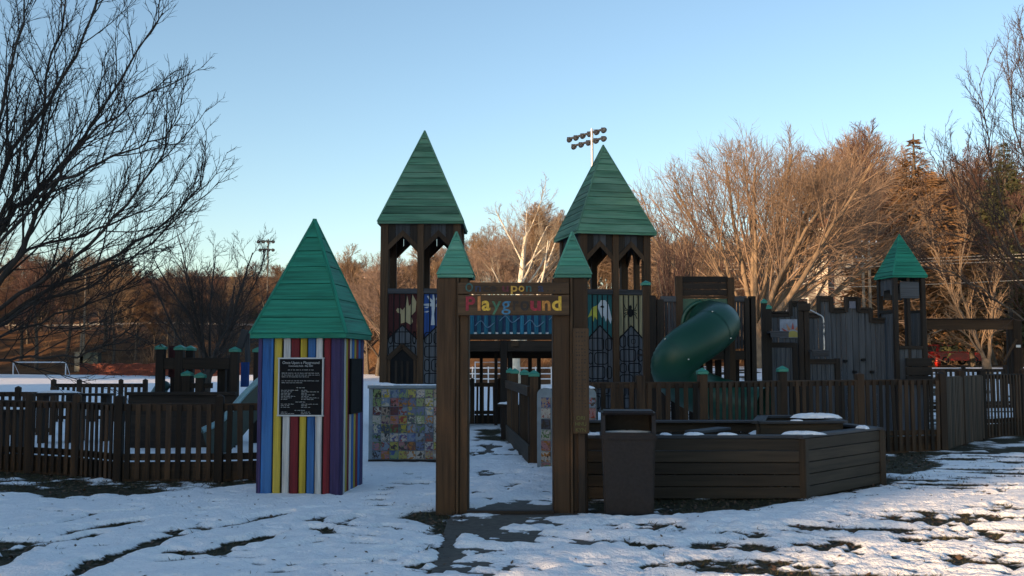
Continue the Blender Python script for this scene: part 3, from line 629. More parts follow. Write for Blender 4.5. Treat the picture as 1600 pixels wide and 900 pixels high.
# ------------------------------------------------------------------ entrance arch with the sign
def arch():
    Y = 11.1; yf = Y-.17
    o = thing('entrance_arch', 'dark timber entrance gateway with small green roofs and carved sign board', 'gateway', (0, Y, 0))
    def post(x0, x1, sx, cx):
        bx2('post_core', 'dark', o, x0+.02, x1-.02, -.14, .18, -.05, 2.5)
        bx2('post_plank', 'brown', o, x0, sx, -.175, -.14, -.05, 2.49); bx2('post_plank', 'brown', o, sx+.035, x1, -.165, -.14, -.05, 2.49)
        bx2('batten', 'sign', o, sx+.003, sx+.032, -.195, -.142, -.05, 2.49)
        bx2('post_plank', 'brown', o, x0-.008, x0+.018, -.135, .18, -.05, 2.488); bx2('post_plank', 'brown', o, x1-.018, x1+.008, -.135, .18, -.05, 2.488)
        t = thing('t', '', ''); bpy.data.objects.remove(t)
        r = roof(o, .375, .46, 5, 'tealpost', 2.53, 'dark', .022, .035, 9); r.location.x = cx
    post(-.80, -.47, -.595, -.605); post(.445, .80, .615, .655)
    bx2('post_plank', 'dark', o, .70, .775, -.20, -.178, -.05, 1.9)
    x0, x1 = PX(716, yf), PX(889, yf)
    zt1, zt0, zb1, zb0 = PZ(442, yf), PZ(460, yf), PZ(461.5, yf), PZ(493, yf)
    t_ = bx2('sign_board', 'sign', o, x0, x1, -.235, -.198, zt0, zt1); b_ = bx2('sign_board', 'sign', o, x0, x1, -.245, -.198, zb0, zb1)
    cols = {'teal': (.03,.10,.10), 'navy': (.022,.035,.075), 'dk': (.022,.016,.014), 'maroon': (.10,.018,.03), 'gold': (.50,.29,.05), 'yel': (.62,.40,.05), 'olive': (.10,.10,.025), 'red': (.26,.018,.035), 'orange': (.50,.20,.06), 'green': (.05,.15,.09), 'blue': (.045,.17,.30), 'ochre': (.45,.20,.04)}
    def mt(c): return plain('letter_'+c, cols[c], .7, .35, 30)
    def letter(ch, xa, xb, base, size, c, yy, bold):
        me = text_mesh(ch, size, mt(c), .004, bold)
        co = np.empty(len(me.vertices)*3, np.float32); me.vertices.foreach_get('co', co); co = co.reshape(-1, 3)
        lo, hi = co[:, 0].min(), co[:, 0].max(); k = (xb-xa)/max(hi-lo, 1e-4); co[:, 0] = (co[:, 0]-lo)*k; me.vertices.foreach_set('co', co.ravel()); me.update()
        put('letter', me, o, (xa, yy, base), (math.pi/2, 0, 0))
    def zx(v): return PX(705+v*195/1600, yf-.07)
    def zz(v): return PZ(430+v*70/574, yf-.07)
    for ch, l_, r_, c in (('P', 185, 305, 'red'), ('l', 338, 375, 'orange'), ('a', 390, 500, 'yel'), ('y', 520, 640, 'green'), ('g', 645, 760, 'blue'), ('r', 790, 868, 'dk'), ('o', 885, 1000, 'dk'), ('u', 1015, 1150, 'red'), ('n', 1165, 1275, 'ochre'), ('d', 1295, 1415, 'yel')):
        letter(ch, zx(l_), zx(r_), zz(447), .205, c, -.247, .0015 if ch in 'gy' else .0055)
    for ch, l_, r_, c in (('O', 180, 275, 'teal'), ('n', 305, 380, 'navy'), ('c', 400, 480, 'dk'), ('e', 495, 575, 'dk'), ('u', 655, 735, 'maroon'), ('p', 765, 850, 'gold'), ('o', 865, 938, 'gold'), ('n', 960, 1030, 'teal'), ('a', 1115, 1190, 'navy'), ('.', 1232, 1252, 'dk'), ('.', 1312, 1336, 'dk'), ('.', 1395, 1415, 'dk')):
        letter(ch, zx(l_), zx(r_), zz(207), .125, c, -.238, .0022)
    # the narrow carved board on the right post
    yb = 10.86; xa, xb = PX(895, yb), PX(920, yb); za, zb = PZ(677, yb), PZ(513, yb)
    pb = bx2('carved_board', 'sign', o, xa, xb, -.262, -.225, za, zb); tag(pb, 'narrow upright board with worn carved lettering')
    cx = (xa+xb)/2
    for i, t in enumerate(('ORI', 'HNU', 'KYN')):
        me = text_mesh(t, .055, mt('olive'), .003, .0008, 'CENTER'); put('letter', me, pb, (-.005, -.021, -.41-.062*i), (math.pi/2, 0, 0))
    V, Fc = [], []; rr = random.Random(6); z = .50
    while z > -.32:
        for k in range(4):
            x = -.055+.03*k+rr.uniform(-.004, .004); wv, hv = rr.uniform(.006, .02), rr.uniform(.008, .02); i = len(V)
            V += [(x, -.0205, z), (x+wv, -.0205, z), (x+wv, -.0205, z+hv), (x, -.0205, z+hv)]; Fc.append((i, i+1, i+2, i+3))
        z -= rr.uniform(.026, .05)
    put('worn_carving', pym('worn_carving', V, Fc, plain('carving', (.03,.022,.016), .8, .3)), pb)
arch()
# ------------------------------------------------------------------ litter bin
def bin_():
    c = P(981, 700, 11.0); x = c.x
    o = thing('litter_bin', 'dark brown plastic litter bin with hooded lid in front of the planter', 'litter bin', (x, 11.0, 0), math.radians(-4))
    pl = plain('brown_plastic', (.017,.014,.015), .6, .25, 30, spec=.3)
    def frus(name, w0, d0, w1, d1, z0, z1, par=o):
        V = [(-w0, -d0, z0), (w0, -d0, z0), (w0, d0, z0), (-w0, d0, z0), (-w1, -d1, z1), (w1, -d1, z1), (w1, d1, z1), (-w1, d1, z1)]
        bm = bmesh.new(); vs = [bm.verts.new(v) for v in V]
        for f in ((3, 2, 1, 0), (4, 5, 6, 7), (0, 1, 5, 4), (1, 2, 6, 5), (2, 3, 7, 6), (3, 0, 4, 7)): bm.faces.new([vs[i] for i in f])
        bmesh.ops.bevel(bm, geom=bm.edges[:], offset=.018, segments=2, affect='EDGES'); me = bpy.data.meshes.new(name); bm.to_mesh(me); bm.free(); me.materials.append(pl); return put(name, me, par)
    frus('bin_body', .252, .25, .275, .275, .0, .80)
    frus('rim', .292, .292, .296, .296, .775, .85)
    for sx in (-1, 1):
        prism('hood_side', pl, o, [(-.27, .83), (.28, .83), (.26, 1.06), (-.20, 1.06)], -.02, .02, (sx*.262, 0, 0), math.pi/2)
    V = frus('hood_top', .29, .25, .275, .22, 1.045, 1.085)
    bx2('hood_back', pl, o, -.25, .25, .22, .25, .83, 1.05)
    bx2('front_lip', pl, o, -.25, .25, -.285, -.262, .80, .865)
    sn = put('snow_cap', snow_lump(.22, .12, .02, 3), o, (0, .02, .853))
    bx2('inner_liner', BLACK, o, -.245, .245, -.2, .215, .79, .852)
    return o
SNOWM = plain('clean_snow', (.82,.84,.88), .8, .08, 20, 0, .3)
def snow_lump(rx, ry, h, seed, n=26, m=6):
    h = h*.72
    r = random.Random(seed); V = [(0, 0, h)]; Fc = []; ph = [r.uniform(0, 6.28) for _ in range(4)]
    for j in range(1, m+1):
        t = j/m
        for i in range(n):
            a_ = 2*math.pi*i/n; k = 1+.20*math.sin(2*a_+ph[0])+.14*math.sin(3*a_+ph[1])+.10*math.sin(5*a_+ph[2])+.08*math.sin(8*a_+ph[3])
            V.append((rx*t*k*math.cos(a_), ry*t*k*math.sin(a_), h*math.sqrt(max(0, 1-t**2.2))*(1+.2*math.sin(7*a_+4*t+ph[3]))-.004*(j == m)))
    Fc += [(0, 1+i, 1+(i+1) % n) for i in range(n)]
    for j in range(m-1): Fc += [(1+j*n+i, 1+(j+1)*n+i, 1+(j+1)*n+(i+1) % n, 1+j*n+(i+1) % n) for i in range(n)]
    return pym('snow_lump', V, Fc, SNOWM, True)
bin_()
# ------------------------------------------------------------------ raised planter
def planter():
    A, B, C, D, E = Vector((.82, 12.1)), Vector((3.42, 12.1)), Vector((4.88, 13.65)), Vector((4.55, 15.3)), Vector((.82, 15.3))
    o = thing('raised_planter', 'large many-sided timber raised planter with plank sides behind the litter bin', 'planter', (2.6, 13.2, 0)); O = Vector((2.6, 13.2))
    H = .70; pts = [A, B, C, D, E]; n = 5; nb = 5; ph = H/nb
    for k in range(5):
        p, q = pts[k]-O, pts[(k+1) % 5]-O; d = q-p; L = d.length; rz = math.atan2(d.y, d.x); mid = (p+q)/2; nrm = Vector((d.y, -d.x))/L
        for i in range(nb):
            off = random.uniform(-.003, .004); c = mid-nrm*(.02-off)
            box('plank', 'planter', o, (c.x, c.y, ph*(i+.5)), (L-.012, .04, ph-.007), rz=rz)
        box('corner_post', 'planter', o, (p.x, p.y, H/2-.012), (.085, .085, H+.02), rz=rz)
        ins = mid-nrm*.075
        box('cap_board', 'greywood', o, (ins.x, ins.y, H+.019), (L-.10, .17, .036), rz=rz)
        box('cap_corner', 'greywood', o, (p.x*.96, p.y*.96, H+.0185), (.17, .17, .033), rz=rz)
    soil = [(p-O)*.94 for p in pts]
    put('soil', pym('soil', [(p.x, p.y, .52) for p in soil], [tuple(range(5))], plain('dark_soil', (.03,.022,.016), .95, .5, 20, 0, .6)), o)
    def lump(px, Y, z, rx, ry, h, s): x = PX(px, Y, 665)-O.x; put('snow_cap', snow_lump(rx, ry, h, s), o, (x, Y-O.y, z))
    for px, Y, rx, h, s in ((928, 12.2, .14, .035, 1), (1083, 12.2, .12, .04, 2), (1135, 12.2, .10, .035, 3), (1252, 12.3, .22, .05, 4), (1040, 12.22, .07, .03, 5), (1348, 13.4, .10, .05, 6)): lump(px, Y, H+.036, rx, .08, h, s)
    # second, smaller tier inside
    T = [Vector((PX(1182, 13.1), 13.1)), Vector((PX(1300, 13.6), 13.25)), Vector((PX(1275, 14.6), 14.6)), Vector((PX(1190, 14.5), 14.5))]
    for k in range(4):
        p, q = T[k]-O, T[(k+1) % 4]-O; d = q-p; rz = math.atan2(d.y, d.x); mid = (p+q)/2
        box('upper_plank', 'planter', o, (mid.x, mid.y, .70), (d.length-.06, .045, .22), rz=rz); box('upper_cap', 'greywood', o, (mid.x, mid.y, .828), (d.length, .15, .034), rz=rz)
    lump(1275, 14.0, .84, .30, .12, .08, 9); lump(1215, 14.2, .60, .4, .3, .08, 10); lump(1245, 13.2, .845, .07, .05, .02, 11)
    p0, p1 = Vector((PX(1080, 12.9), 12.9, 0)), Vector((PX(1130, 13.6), 13.6, 0))
    m_ = (p0+p1)/2; box('inner_board', 'greywood', o, (m_.x-O.x, m_.y-O.y, .72), ((p1-p0).length, .2, .04), rz=math.atan2(p1.y-p0.y, p1.x-p0.x))
planter()
# ------------------------------------------------------------------ tiles painted by children
def tile_mat():
    m, n, l, b = new_mat('painted_tile')
    tc = n.new('ShaderNodeTexCoord'); oi = n.new('ShaderNodeObjectInfo')
    def rnd(k):
        a_ = n.new('ShaderNodeMath'); a_.operation = 'MULTIPLY'; l.new(oi.outputs['Random'], a_.inputs[0]); a_.inputs[1].default_value = k
        f = n.new('ShaderNodeMath'); f.operation = 'FRACT'; l.new(a_.outputs[0], f.inputs[0]); return f
    def ramp(src, cols):
        r = n.new('ShaderNodeValToRGB'); r.color_ramp.interpolation = 'CONSTANT'; el = r.color_ramp.elements
        el[0].color = cols[0]+(1,); el[1].position = 1/len(cols); el[1].color = cols[1]+(1,)
        for i, c in enumerate(cols[2:]): x = el.new((i+2)/len(cols)); x.color = c+(1,)
        l.new(src, r.inputs[0]); return r
    W = (0.310,0.304,0.285)
    bgc = ramp(rnd(7.13).outputs[0], [W, (0.062,0.099,0.198), W, (0.260,0.248,0.062), (0.136,0.186,0.248), (0.081,0.031,0.031), W, (0.155,0.217,0.099), (0.248,0.124,0.136), (0.031,0.043,0.074), W, (0.236,0.186,0.155), (0.124,0.174,0.260)])
    fg = ramp(rnd(23.7).outputs[0], [(0.019,0.019,0.019), (0.186,0.025,0.019), (0.031,0.062,0.186), (0.279,0.236,0.031), (0.019,0.019,0.025), (0.050,0.124,0.043), (0.260,0.105,0.019), (0.341,0.341,0.310), (0.062,0.025,0.074)])
    f2 = ramp(rnd(41.3).outputs[0], [(0.279,0.248,0.037), (0.025,0.025,0.031), (0.217,0.037,0.037), (0.050,0.136,0.062), (0.062,0.124,0.260), (0.019,0.019,0.019)])
    cv = n.new('ShaderNodeCombineXYZ'); [l.new(oi.outputs['Random'], cv.inputs[i]) for i in range(3)]
    ad = n.new('ShaderNodeVectorMath'); ad.operation = 'MULTIPLY_ADD'; l.new(cv.outputs[0], ad.inputs[0]); ad.inputs[1].default_value = (91, 57, 133); l.new(tc.outputs['Object'], ad.inputs[2])
    def mask(s, lo, hi, dist=1.):
        q = n.new('ShaderNodeTexNoise'); q.inputs['Scale'].default_value = s; q.inputs['Detail'].default_value = 1.5; q.inputs['Distortion'].default_value = dist; l.new(ad.outputs[0], q.inputs['Vector'])
        r = n.new('ShaderNodeMapRange'); r.inputs[1].default_value = lo; r.inputs[2].default_value = hi; l.new(q.outputs[0], r.inputs[0]); return r
    m1 = mask(17, .53, .56); m2 = mask(34, .60, .63)
    a1 = n.new('ShaderNodeMix'); a1.data_type = 'RGBA'; l.new(m1.outputs[0], a1.inputs[0]); l.new(bgc.outputs[0], a1.inputs[6]); l.new(fg.outputs[0], a1.inputs[7])
    a2 = n.new('ShaderNodeMix'); a2.data_type = 'RGBA'; l.new(m2.outputs[0], a2.inputs[0]); l.new(a1.outputs[2], a2.inputs[6]); l.new(f2.outputs[0], a2.inputs[7])
    l.new(a2.outputs[2], b.inputs['Base Color']); b.inputs['Roughness'].default_value = .25; return m
TILE = tile_mat(); GROUT = plain('pale_blue_wall_paint', (.17,.22,.26), .8, .2, 8)
def tile_wall():
    Y = 16.2; x0, x1 = PX(577, Y), -1.02; ts = .137
    o = thing('tile_wall', 'low wall covered in childrens painted tiles between the kiosk and the entrance', 'wall', ((x0+x1)/2, Y, 0)); hw = (x1-x0)/2
    zt = PZ(608, Y); zb = zt-8*ts
    bx2('backing', GROUT, o, -hw, hw, 0, .16, .0, zt+.01); bx2('coping', GROUT, o, -hw-.02, hw+.02, -.025, .185, zt+.01, zt+.06)
    bx2('base_board', 'dark', o, -hw, hw, -.03, -.002, .0, zb-.004)
    me = box_mesh((ts-.009, .012, ts-.009), TILE)
    for j in range(8):
        for i in range(int(2*hw/ts)):
            put('tile', me, o, (-hw+.06+ts*(i+.5), -.005, zb+ts*(j+.5)))
    put('snow_cap', snow_lump(.26, .1, .05, 5), o, (-hw+.2, .08, zt+.06))
    for i in range(4): put('snow_cap', snow_lump(.2, .09, .02, 7+i), o, (-hw+.5+.28*i, .08, zt+.06))
tile_wall()
def tile_pillar(px0, px1, Y, zt, label, rz, n):
    x = PX((px0+px1)/2, Y); wv = (PX(px1, Y)-PX(px0, Y))/2
    o = thing('tile_pillar', label, 'pillar', (x, Y, 0), rz, 'short pillars faced with painted tiles')
    top = [(wv*math.cos(t), zt-.10+.10*math.sin(t)) for t in np.linspace(0, math.pi, 12)]
    prism('pillar_body', GROUT, o, [(-wv, 0), (wv, 0)]+top, -.05, .33)
    ts = min(.15, 2*wv-.05); me = box_mesh((ts, .012, ts), TILE)
    for i in range(n): put('tile', me, o, (0.02, -.057, zt-.16-(ts+.012)*i-ts*.4))
    put('snow_cap', snow_lump(wv*.9, .16, .04, n), o, (0, .13, zt-.005))
tile_pillar(840, 866, 15.6, PZ(606, 15.6), 'pale blue round-topped pillar with tiles inside the entrance left of the right post', math.radians(-24), 7)
tile_pillar(909, 931, 15.6, PZ(606, 15.6), 'pale blue round-topped pillar with tiles just right of the carved board', math.radians(0), 5)
# ------------------------------------------------------------------ picket fences
def fence(label, pts, zt, spacing, group=None, sw=.07, kick=.28, caps=(), name='picket_fence', post_h=.10, pw=.11, mat='fence', zpost=None, nopost=(), z0=0, cut=.04):
    pts = [Vector((p[0], p[1])) for p in pts]; O = pts[0]
    o = thing(name, label, 'fence', (O.x, O.y, z0), 0, group)
    for k, p in enumerate(pts):
        if k in nopost: continue
        q = p-O; hgt = zt+post_h+(zpost or {}).get(k, 0)
        box('post', mat, o, (q.x, q.y, hgt/2-.05), (pw, pw, hgt+.1), rz=.1*(k % 3))
        if k in caps: cap(o, q, hgt, pw)
        else: put('post_top', pyr(pw/2-.004, .035, M(mat)), o, (q.x, q.y, hgt-.002), (0, 0, .1*(k % 3)))
    for p, q in zip(pts[:-1], pts[1:]):
        a_, b_ = p-O, q-O; d = b_-a_; L = d.length; u = d/L; nn = Vector((u.y, -u.x)); rz = math.atan2(d.y, d.x); m_ = (a_+b_)/2
        inset = pw+.01
        c = m_; box('top_rail', mat, o, (c.x, c.y, zt-.045), (L-inset, .045, .10), rz=rz)
        c = m_; box('bottom_rail', mat, o, (c.x, c.y, kick+.02), (L-inset, .04, .09), rz=rz)
        if kick > .15: c = m_+nn*-.003; box('kick_board', mat, o, (c.x, c.y, kick/2-.03), (L-inset, .025, kick-.03), rz=rz)
        ns = max(1, int(round((L-inset)/spacing)))
        for i in range(ns):
            c = a_+u*(inset/2+(L-inset)*(i+.5)/ns)+nn*.042
            box('slat', mat, o, (c.x, c.y, zt/2+.01+random.uniform(-.012, .006)), (sw*random.choice((.9, 1, 1, 1.08)), .022, zt-cut), rz=rz+random.gauss(0, .02), ry=random.gauss(0, .010))
    return o
PYR = {}
def pyr(a_, h, mat):
    k = (round(a_, 3), h, mat.name)
    if k not in PYR: PYR[k] = pym('post_top', [(-a_, -a_, 0), (a_, -a_, 0), (a_, a_, 0), (-a_, a_, 0), (0, 0, h)], [(3, 2, 1, 0), (0, 1, 4), (1, 2, 4), (2, 3, 4), (3, 0, 4)], mat)
    return PYR[k]
GCAP = plain('green_plastic_cap', (.03,.22,.16), .45, .15)
def cap(o, q, z, pw=.13):
    h_ = pw/2+.018
    put('post_cap', box_mesh((2*h_, 2*h_, .05), GCAP), o, (q[0], q[1], z+.025)); put('post_cap_top', pyr(h_, .055, GCAP), o, (q[0], q[1], z+.05))
GF = 'dark timber picket fences round the playground'
g = lambda px, py: G(px, py)[:2]
fence('dark picket fence zigzagging along the left foreground to the striped kiosk', [g(-230, 722), g(44, 738), g(117, 743), g(184, 752), g(341, 751), g(440, 748)], 1.03, .131, GF, .068, .30)
fence('long dark picket fence with green post caps behind the planter', [(.98, 15.9), (PX(1000, 15.9), 15.95), (PX(1097, 16.2), 16.2), (PX(1222, 17.2), 17.2), (PX(1342, 18), 18), (PX(1470, 18.6), 18.6)], 1.28, .142, GF, .072, .32, caps=(2, 3), pw=.13, zpost={2: .02, 3: .05})
fence('tight dark picket gate section turned away at the right', [(PX(1472, 18.7), 18.72), (PX(1500, 19.9), 19.9), (PX(1532, 21.3), 21.3)], 1.32, .12, GF, .10, .32)
fence('far right dark picket fence against bright snow', [(PX(1534, 21.4), 21.4), (PX(1598, 22.5), 22.5), (PX(1700, 23), 23)], 1.33, .135, GF, .06, .34)
fence('low dark picket fence beyond the swing beam', [(PX(1400, 34), 34), (PX(1440, 34), 34), (PX(1505, 34.5), 34.5), (PX(1570, 35), 35), (PX(1680, 35), 35)], 1.35, .2, GF, .09, .2)
fence('short back picket fence in front of the open snow field at far left', [(PX(85, 27), 27), (PX(125, 27), 27), (PX(190, 27), 27), (PX(228, 27), 27)], 1.02, .15, GF, .075, .12)
fence('low dark picket fence at the far left edge behind the bench', [(PX(-60, 22), 22), (PX(30, 22), 22), (PX(85, 22), 22)], .95, .15, GF, .07, .12)
fence('picket fence seen through the entrance under the bridge', [(PX(700, 26), 26), (PX(738, 26), 26), (PX(780, 26), 26)], 1.06, .13, GF, .06, .30)
# rail beside the ramp inside the gate
def ramp_rail():
    o = thing('ramp_rail', 'open timber railing with green capped posts beside the ramp inside the gate', 'railing', (.37, 15.95, 0))
    p0 = Vector((-.03, -.05, 0)); p1 = Vector((PX(797, 21)-.37, 5.2, 0)); d = (p1-p0).normalized()
    for t in (0., .33, .75, 1.):
        q = p0.lerp(p1, t); box('post', 'brown', o, (q.x, q.y, .66), (.13, .13, 1.42)); cap(o, q, 1.37, .13)
    for t in (.15, .5, .88):
        q = p0.lerp(p1, t); box('slat', 'brown', o, (q.x, q.y, .66), (.12, .04, 1.1), rz=math.atan2(d.y, d.x))
    beam('kick_board', 'planter', o, p0+Vector((-.075, 0, .16)), p1+Vector((-.075, 0, .16)), .035, .30)
    beam('top_rail', 'brown', o, p0+Vector((-.08, 0, 1.14)), p1+Vector((-.08, 0, 1.14)), .05, .15)
ramp_rail()
def bench(px, Y, wd, z, label, rz=0, snow=True):
    x = PX(px, Y); o = thing('bench', label, 'bench', (x, Y, 0), rz, 'plain timber benches')
    for k in range(3): box('seat_board', 'dark', o, (0, -.14+.14*k, z-.025), (wd, .125, .045))
    for s in (-1, 1): box('leg', 'dark', o, (s*(wd/2-.12), 0, (z-.05)/2), (.1, .34, z-.05))
    if snow: put('snow_cap', snow_lump(wd*.46, .17, .06, int(px)), o, (0, 0, z-.002))
bench(800, 21.5, .6, .72, 'snow-capped plank bench seen through the entrance')
bench(92, 20, .75, 1.0, 'snow-capped plank table behind the left fence', .1)
bench(148, 20.5, .75, .97, 'bare plank table right of the snow-capped one', .05, False)
bench(18, 17, .55, .82, 'small snow-dusted bench at the left edge behind the fence', 0)
# ------------------------------------------------------------------ towers
def ring(x0, x1, z0, z1, t=.018, r=.06):
    def rr(x0, x1, z0, z1, r):
        out = []
        for cx, cz, a0 in ((x1-r, z1-r, 0), (x0+r, z1-r, 90), (x0+r, z0+r, 180), (x1-r, z0+r, 270)):
            for k in range(4): a_ = math.radians(a0+30*k); out.append((cx+r*math.cos(a_), cz+r*math.sin(a_)))
        return out
    return rr(x0, x1, z0, z1, r), rr(x0+t, x1-t, z0+t, z1-t, max(.01, r-t))
def stone_rings(par, x0, x1, z0, z1, y, seed):
    r = random.Random(seed); V, Fc = [], []; z = z0; row = 0
    while z < z1-.12:
        h = r.uniform(.26, .36); x = x0-(.22 if row % 2 else .0)
        while x < x1-.08:
            w_ = r.uniform(.34, .46); xa, xb = max(x, x0)+.015, min(x+w_, x1)-.015
            if xb-xa > .09:
                for ins in (0, .10):
                    if xb-xa-2*ins < .09 or h-2*ins < .09: continue
                    if ins and r.random() < .45: continue
                    A, B = ring(xa+ins, xb-ins, z+.015+ins, z+h-.015-ins, .024 if not ins else .014, .075 if not ins else .03); n = len(A); i = len(V)
                    V += [(p, y, q) for p, q in A]+[(p, y, q) for p, q in B]; Fc += [(i+k, i+(k+1) % n, i+n+(k+1) % n, i+n+k) for k in range(n)]
            x += w_
        z += h; row += 1
    o = put('stone_outline', pym('stone_outline', V, Fc, BLACK), par); return o
def tower(label, cx, cy, rz, bw, rw, ze, za, motifs, seed, door, mats=('towergreen',)):
    o = thing('castle_tower', label, 'tower', (cx, cy, 0), rz, 'tall wooden castle towers'); h = bw/2
    for sx in (-1, 1):
        for sy in (-1, 1): bx2('corner_post', 'brown', o, sx*h-.09*(sx > 0)*2, sx*h+.09*(sx < 0)*2, sy*h-.18*(sy > 0), sy*h+.18*(sy < 0), -.1, ze)
    bx2('middle_post', 'brown', o, -.075, .075, -h-.01, -h+.13, -.1, ze); bx2('middle_post', 'dark', o, -.075, .075, h-.13, h+.01, -.1, ze)
    bx2('side_post', 'brown', o, -h-.025, -h+.1, -.07, .07, -.1, ze); bx2('side_post', 'brown', o, h-.1, h+.025, -.07, .07, -.1, ze)
    zs = PZ(455, 24.5)
    for k in range(4):   # upper pointed openings, sill rail, header on each side
        c, s = math.cos(k*math.pi/2), math.sin(k*math.pi/2)
        for sx in (-1, 1):
            xa, xb = sorted((sx*.075, sx*(h-.18))); bwid = xb-xa; mid = (xa+xb)/2; zp = ze-.20; zsh = ze-.56
            def add(name, mat, pts, y0, y1):
                q = prism(name, mat, o, pts, y0, y1); q.rotation_euler = (0, 0, k*math.pi/2); return q
            nb = 4
            for i in range(nb):   # short boards above the opening, cut to the pointed arch
                x0 = xa+bwid*i/nb+.004; x1 = xa+bwid*(i+1)/nb-.004
                zc = lambda x: zsh+(zp-zsh)*(1-abs(x-mid)/(bwid/2))
                add('head_board', 'greywood' if i in (1, 2) else 'dark', [(x0, zc(x0)), (x1, zc(x1)), (x1, ze-.01), (x0, ze-.01)], -h+.03, -h+.055)
            for sg in (-1, 1):
                xe = mid+sg*bwid/2; add('arch_board', 'brown', [(mid, zp+.05), (xe, zsh+.06), (xe, zsh-.09), (mid, zp-.10)], -h+.0, -h+.03)
        q = box('sill_rail', 'greywood', o, (s*(h-.06), -c*(h-.06), zs), (2*h-.36, .1, .12), rz=k*math.pi/2)
        q = box('header_beam', 'dark', o, (s*(h-.09), -c*(h-.09), ze-.08), (2*h-.37, .08, .14), rz=k*math.pi/2)
    # murals below the sill, front
    for b_, (sx, bgm, fn) in enumerate(((-1, motifs[0][0], motifs[0][1]), (1, motifs[1][0], motifs[1][1]))):
        xa, xb = sorted((sx*.08, sx*(h-.185))); zt = zs-.07; ns = 5; wv = (xb-xa)/ns
        for i in range(ns):
            bx2('mural_board', bgm, o, xa+wv*i+.006, xa+wv*(i+1)-.006, -h+.07, -h+.09, .4, zt)
            if i: bx2('gap_shadow_strip', BLACK, o, xa+wv*i-.011, xa+wv*i+.011, -h+.038, -h+.05, .4, zt-.01)
        zpk = PZ(508, 24.5); zsd = PZ(530, 24.5); mid = (xa+xb)/2
        prism('stone_panel', 'stonegrey', o, [(xa, .4), (xb, .4), (xb, zsd), (mid, zpk), (xa, zsd)], -h+.055, -h+.068)
        for p, q in (((xa, zsd), (mid, zpk)), ((mid, zpk), (xb, zsd))): beam('gable_line', BLACK, o, (p[0], -h+.05, p[1]), (q[0], -h+.05, q[1]), .02, .03)
        stone_rings(o, xa, xb, .45, zsd+.05, -h+.052, seed+b_)
        fn(o, xa, xb, -h+.066, zpk, zt)
    if door:
        xa, xb = -h+.19, -.08; mid = (xa+xb)/2; zp = PZ(540, 24.5); zsd = PZ(556, 24.5)
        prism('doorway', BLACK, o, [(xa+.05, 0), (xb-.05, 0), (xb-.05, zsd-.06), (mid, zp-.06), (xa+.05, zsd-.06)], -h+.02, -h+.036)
        for sg in (-1, 1): beam('door_arch', 'brown', o, (mid-sg*.01, -h-.0, zp), (mid+sg*(xb-xa)/2, -h-.0, zsd-.08), .05, .12)
        for t in (.3, .5, .7): bx2('door_slat', 'dark', o, xa+(xb-xa)*t-.03, xa+(xb-xa)*t+.03, -h+.0, -h+.018, 0, zsd-.12)
        bx2('door_jamb', 'brown', o, xa, xa+.07, -h-.01, -h+.018, 0, zsd-.1); bx2('door_jamb', 'brown', o, xb-.07, xb, -h-.01, -h+.018, 0, zsd-.1)
    # plank walls on the other sides below the sill
    for k in (1, 2, 3):
        c, s = math.cos(k*math.pi/2), math.sin(k*math.pi/2)
        for sx in (-1, 1):
            for i in range(5):
                lx = sx*(.12+(h-.32)*(i+.5)/5); ly = -h+.06
                box('wall_board', 'dark', o, (lx*c-ly*s, lx*s+ly*c, (zs-.05+.3)/2), ((h-.32)/5-.012, .025, zs-.35), rz=k*math.pi/2)
    bx2('deck', 'dark', o, -h+.2, h-.2, -h+.2, h-.2, zs-1.9, zs-1.82)
    roof(o, rw, za-ze-.02, 13, mats[0], ze+.05, 'dark', .045, .06, seed)
    return o
CREAM = plain('cream_paint', (.33,.28,.16), .7, .15); WHT = plain('white_paint', (.44,.50,.56), .7, .1); YEL = plain('yellow_green_paint', (.42,.42,.06), .7, .2)
def blob(o, mat, pts, x0, x1, z0, z1, y, name='painted_shape'):
    return flat_poly(name, mat, o, [(x0+(x1-x0)*p, z0+(z1-z0)*q) for p, q in pts], y)
def m_beast(o, xa, xb, y, zb, zt):
    blob(o, CREAM, [(.45, .05), (.62, .10), (.80, .0), (.86, .12), (.80, .30), (.95, .45), (.98, .75), (.84, .98), (.80, .70), (.72, .60), (.66, .95), (.62, .62), (.50, .48), (.42, .55), (.30, .42), (.44, .36)], xa, xb, zb, zt, y)
    blob(o, CREAM, [(.28, .40), (.33, .48), (.44, .44), (.40, .34)], xa, xb, zb+.05, zt+.05, y-.001)
def m_tree(o, xa, xb, y, zb, zt):
    xa -= .24*(xb-xa); xb -= .24*(xb-xa)
    blob(o, WHT, [(.52, .0), (.66, .0), (.63, .35), (.66, .55), (.92, .72), (.90, .76), (.66, .66), (.70, .80), (.92, .95), (.88, .98), (.66, .84), (.62, .98), (.58, .98), (.58, .80), (.40, .95), (.37, .92), (.54, .70), (.25, .68), (.25, .63), (.54, .60), (.55, .35)], xa, xb, zb, zt, y)
    for q in (.42, .56): blob(o, WHT, [(.26, q), (.38, q-.02), (.46, q+.03), (.38, q+.035)], xa, xb, zb, zt, y)
def m_bird(o, xa, xb, y, zb, zt):
    blob(o, WHT, [(.40, .62), (.55, .82), (.72, .82), (.85, .68), (.98, .22), (.93, .05), (.80, .28), (.74, .12), (.66, .32), (.58, .25), (.48, .45)], xa, xb, zb, zt, y)
    blob(o, YEL, [(.42, .66), (.20, .58), (.02, .25), (.18, .32), (.24, .12), (.30, .30), (.38, .18), (.42, .45)], xa, xb, zb, zt, y-.001)
    blob(o, BLACK, [(.50, .60), (.60, .66), (.68, .60), (.62, .56)], xa, xb, zb, zt, y-.008)
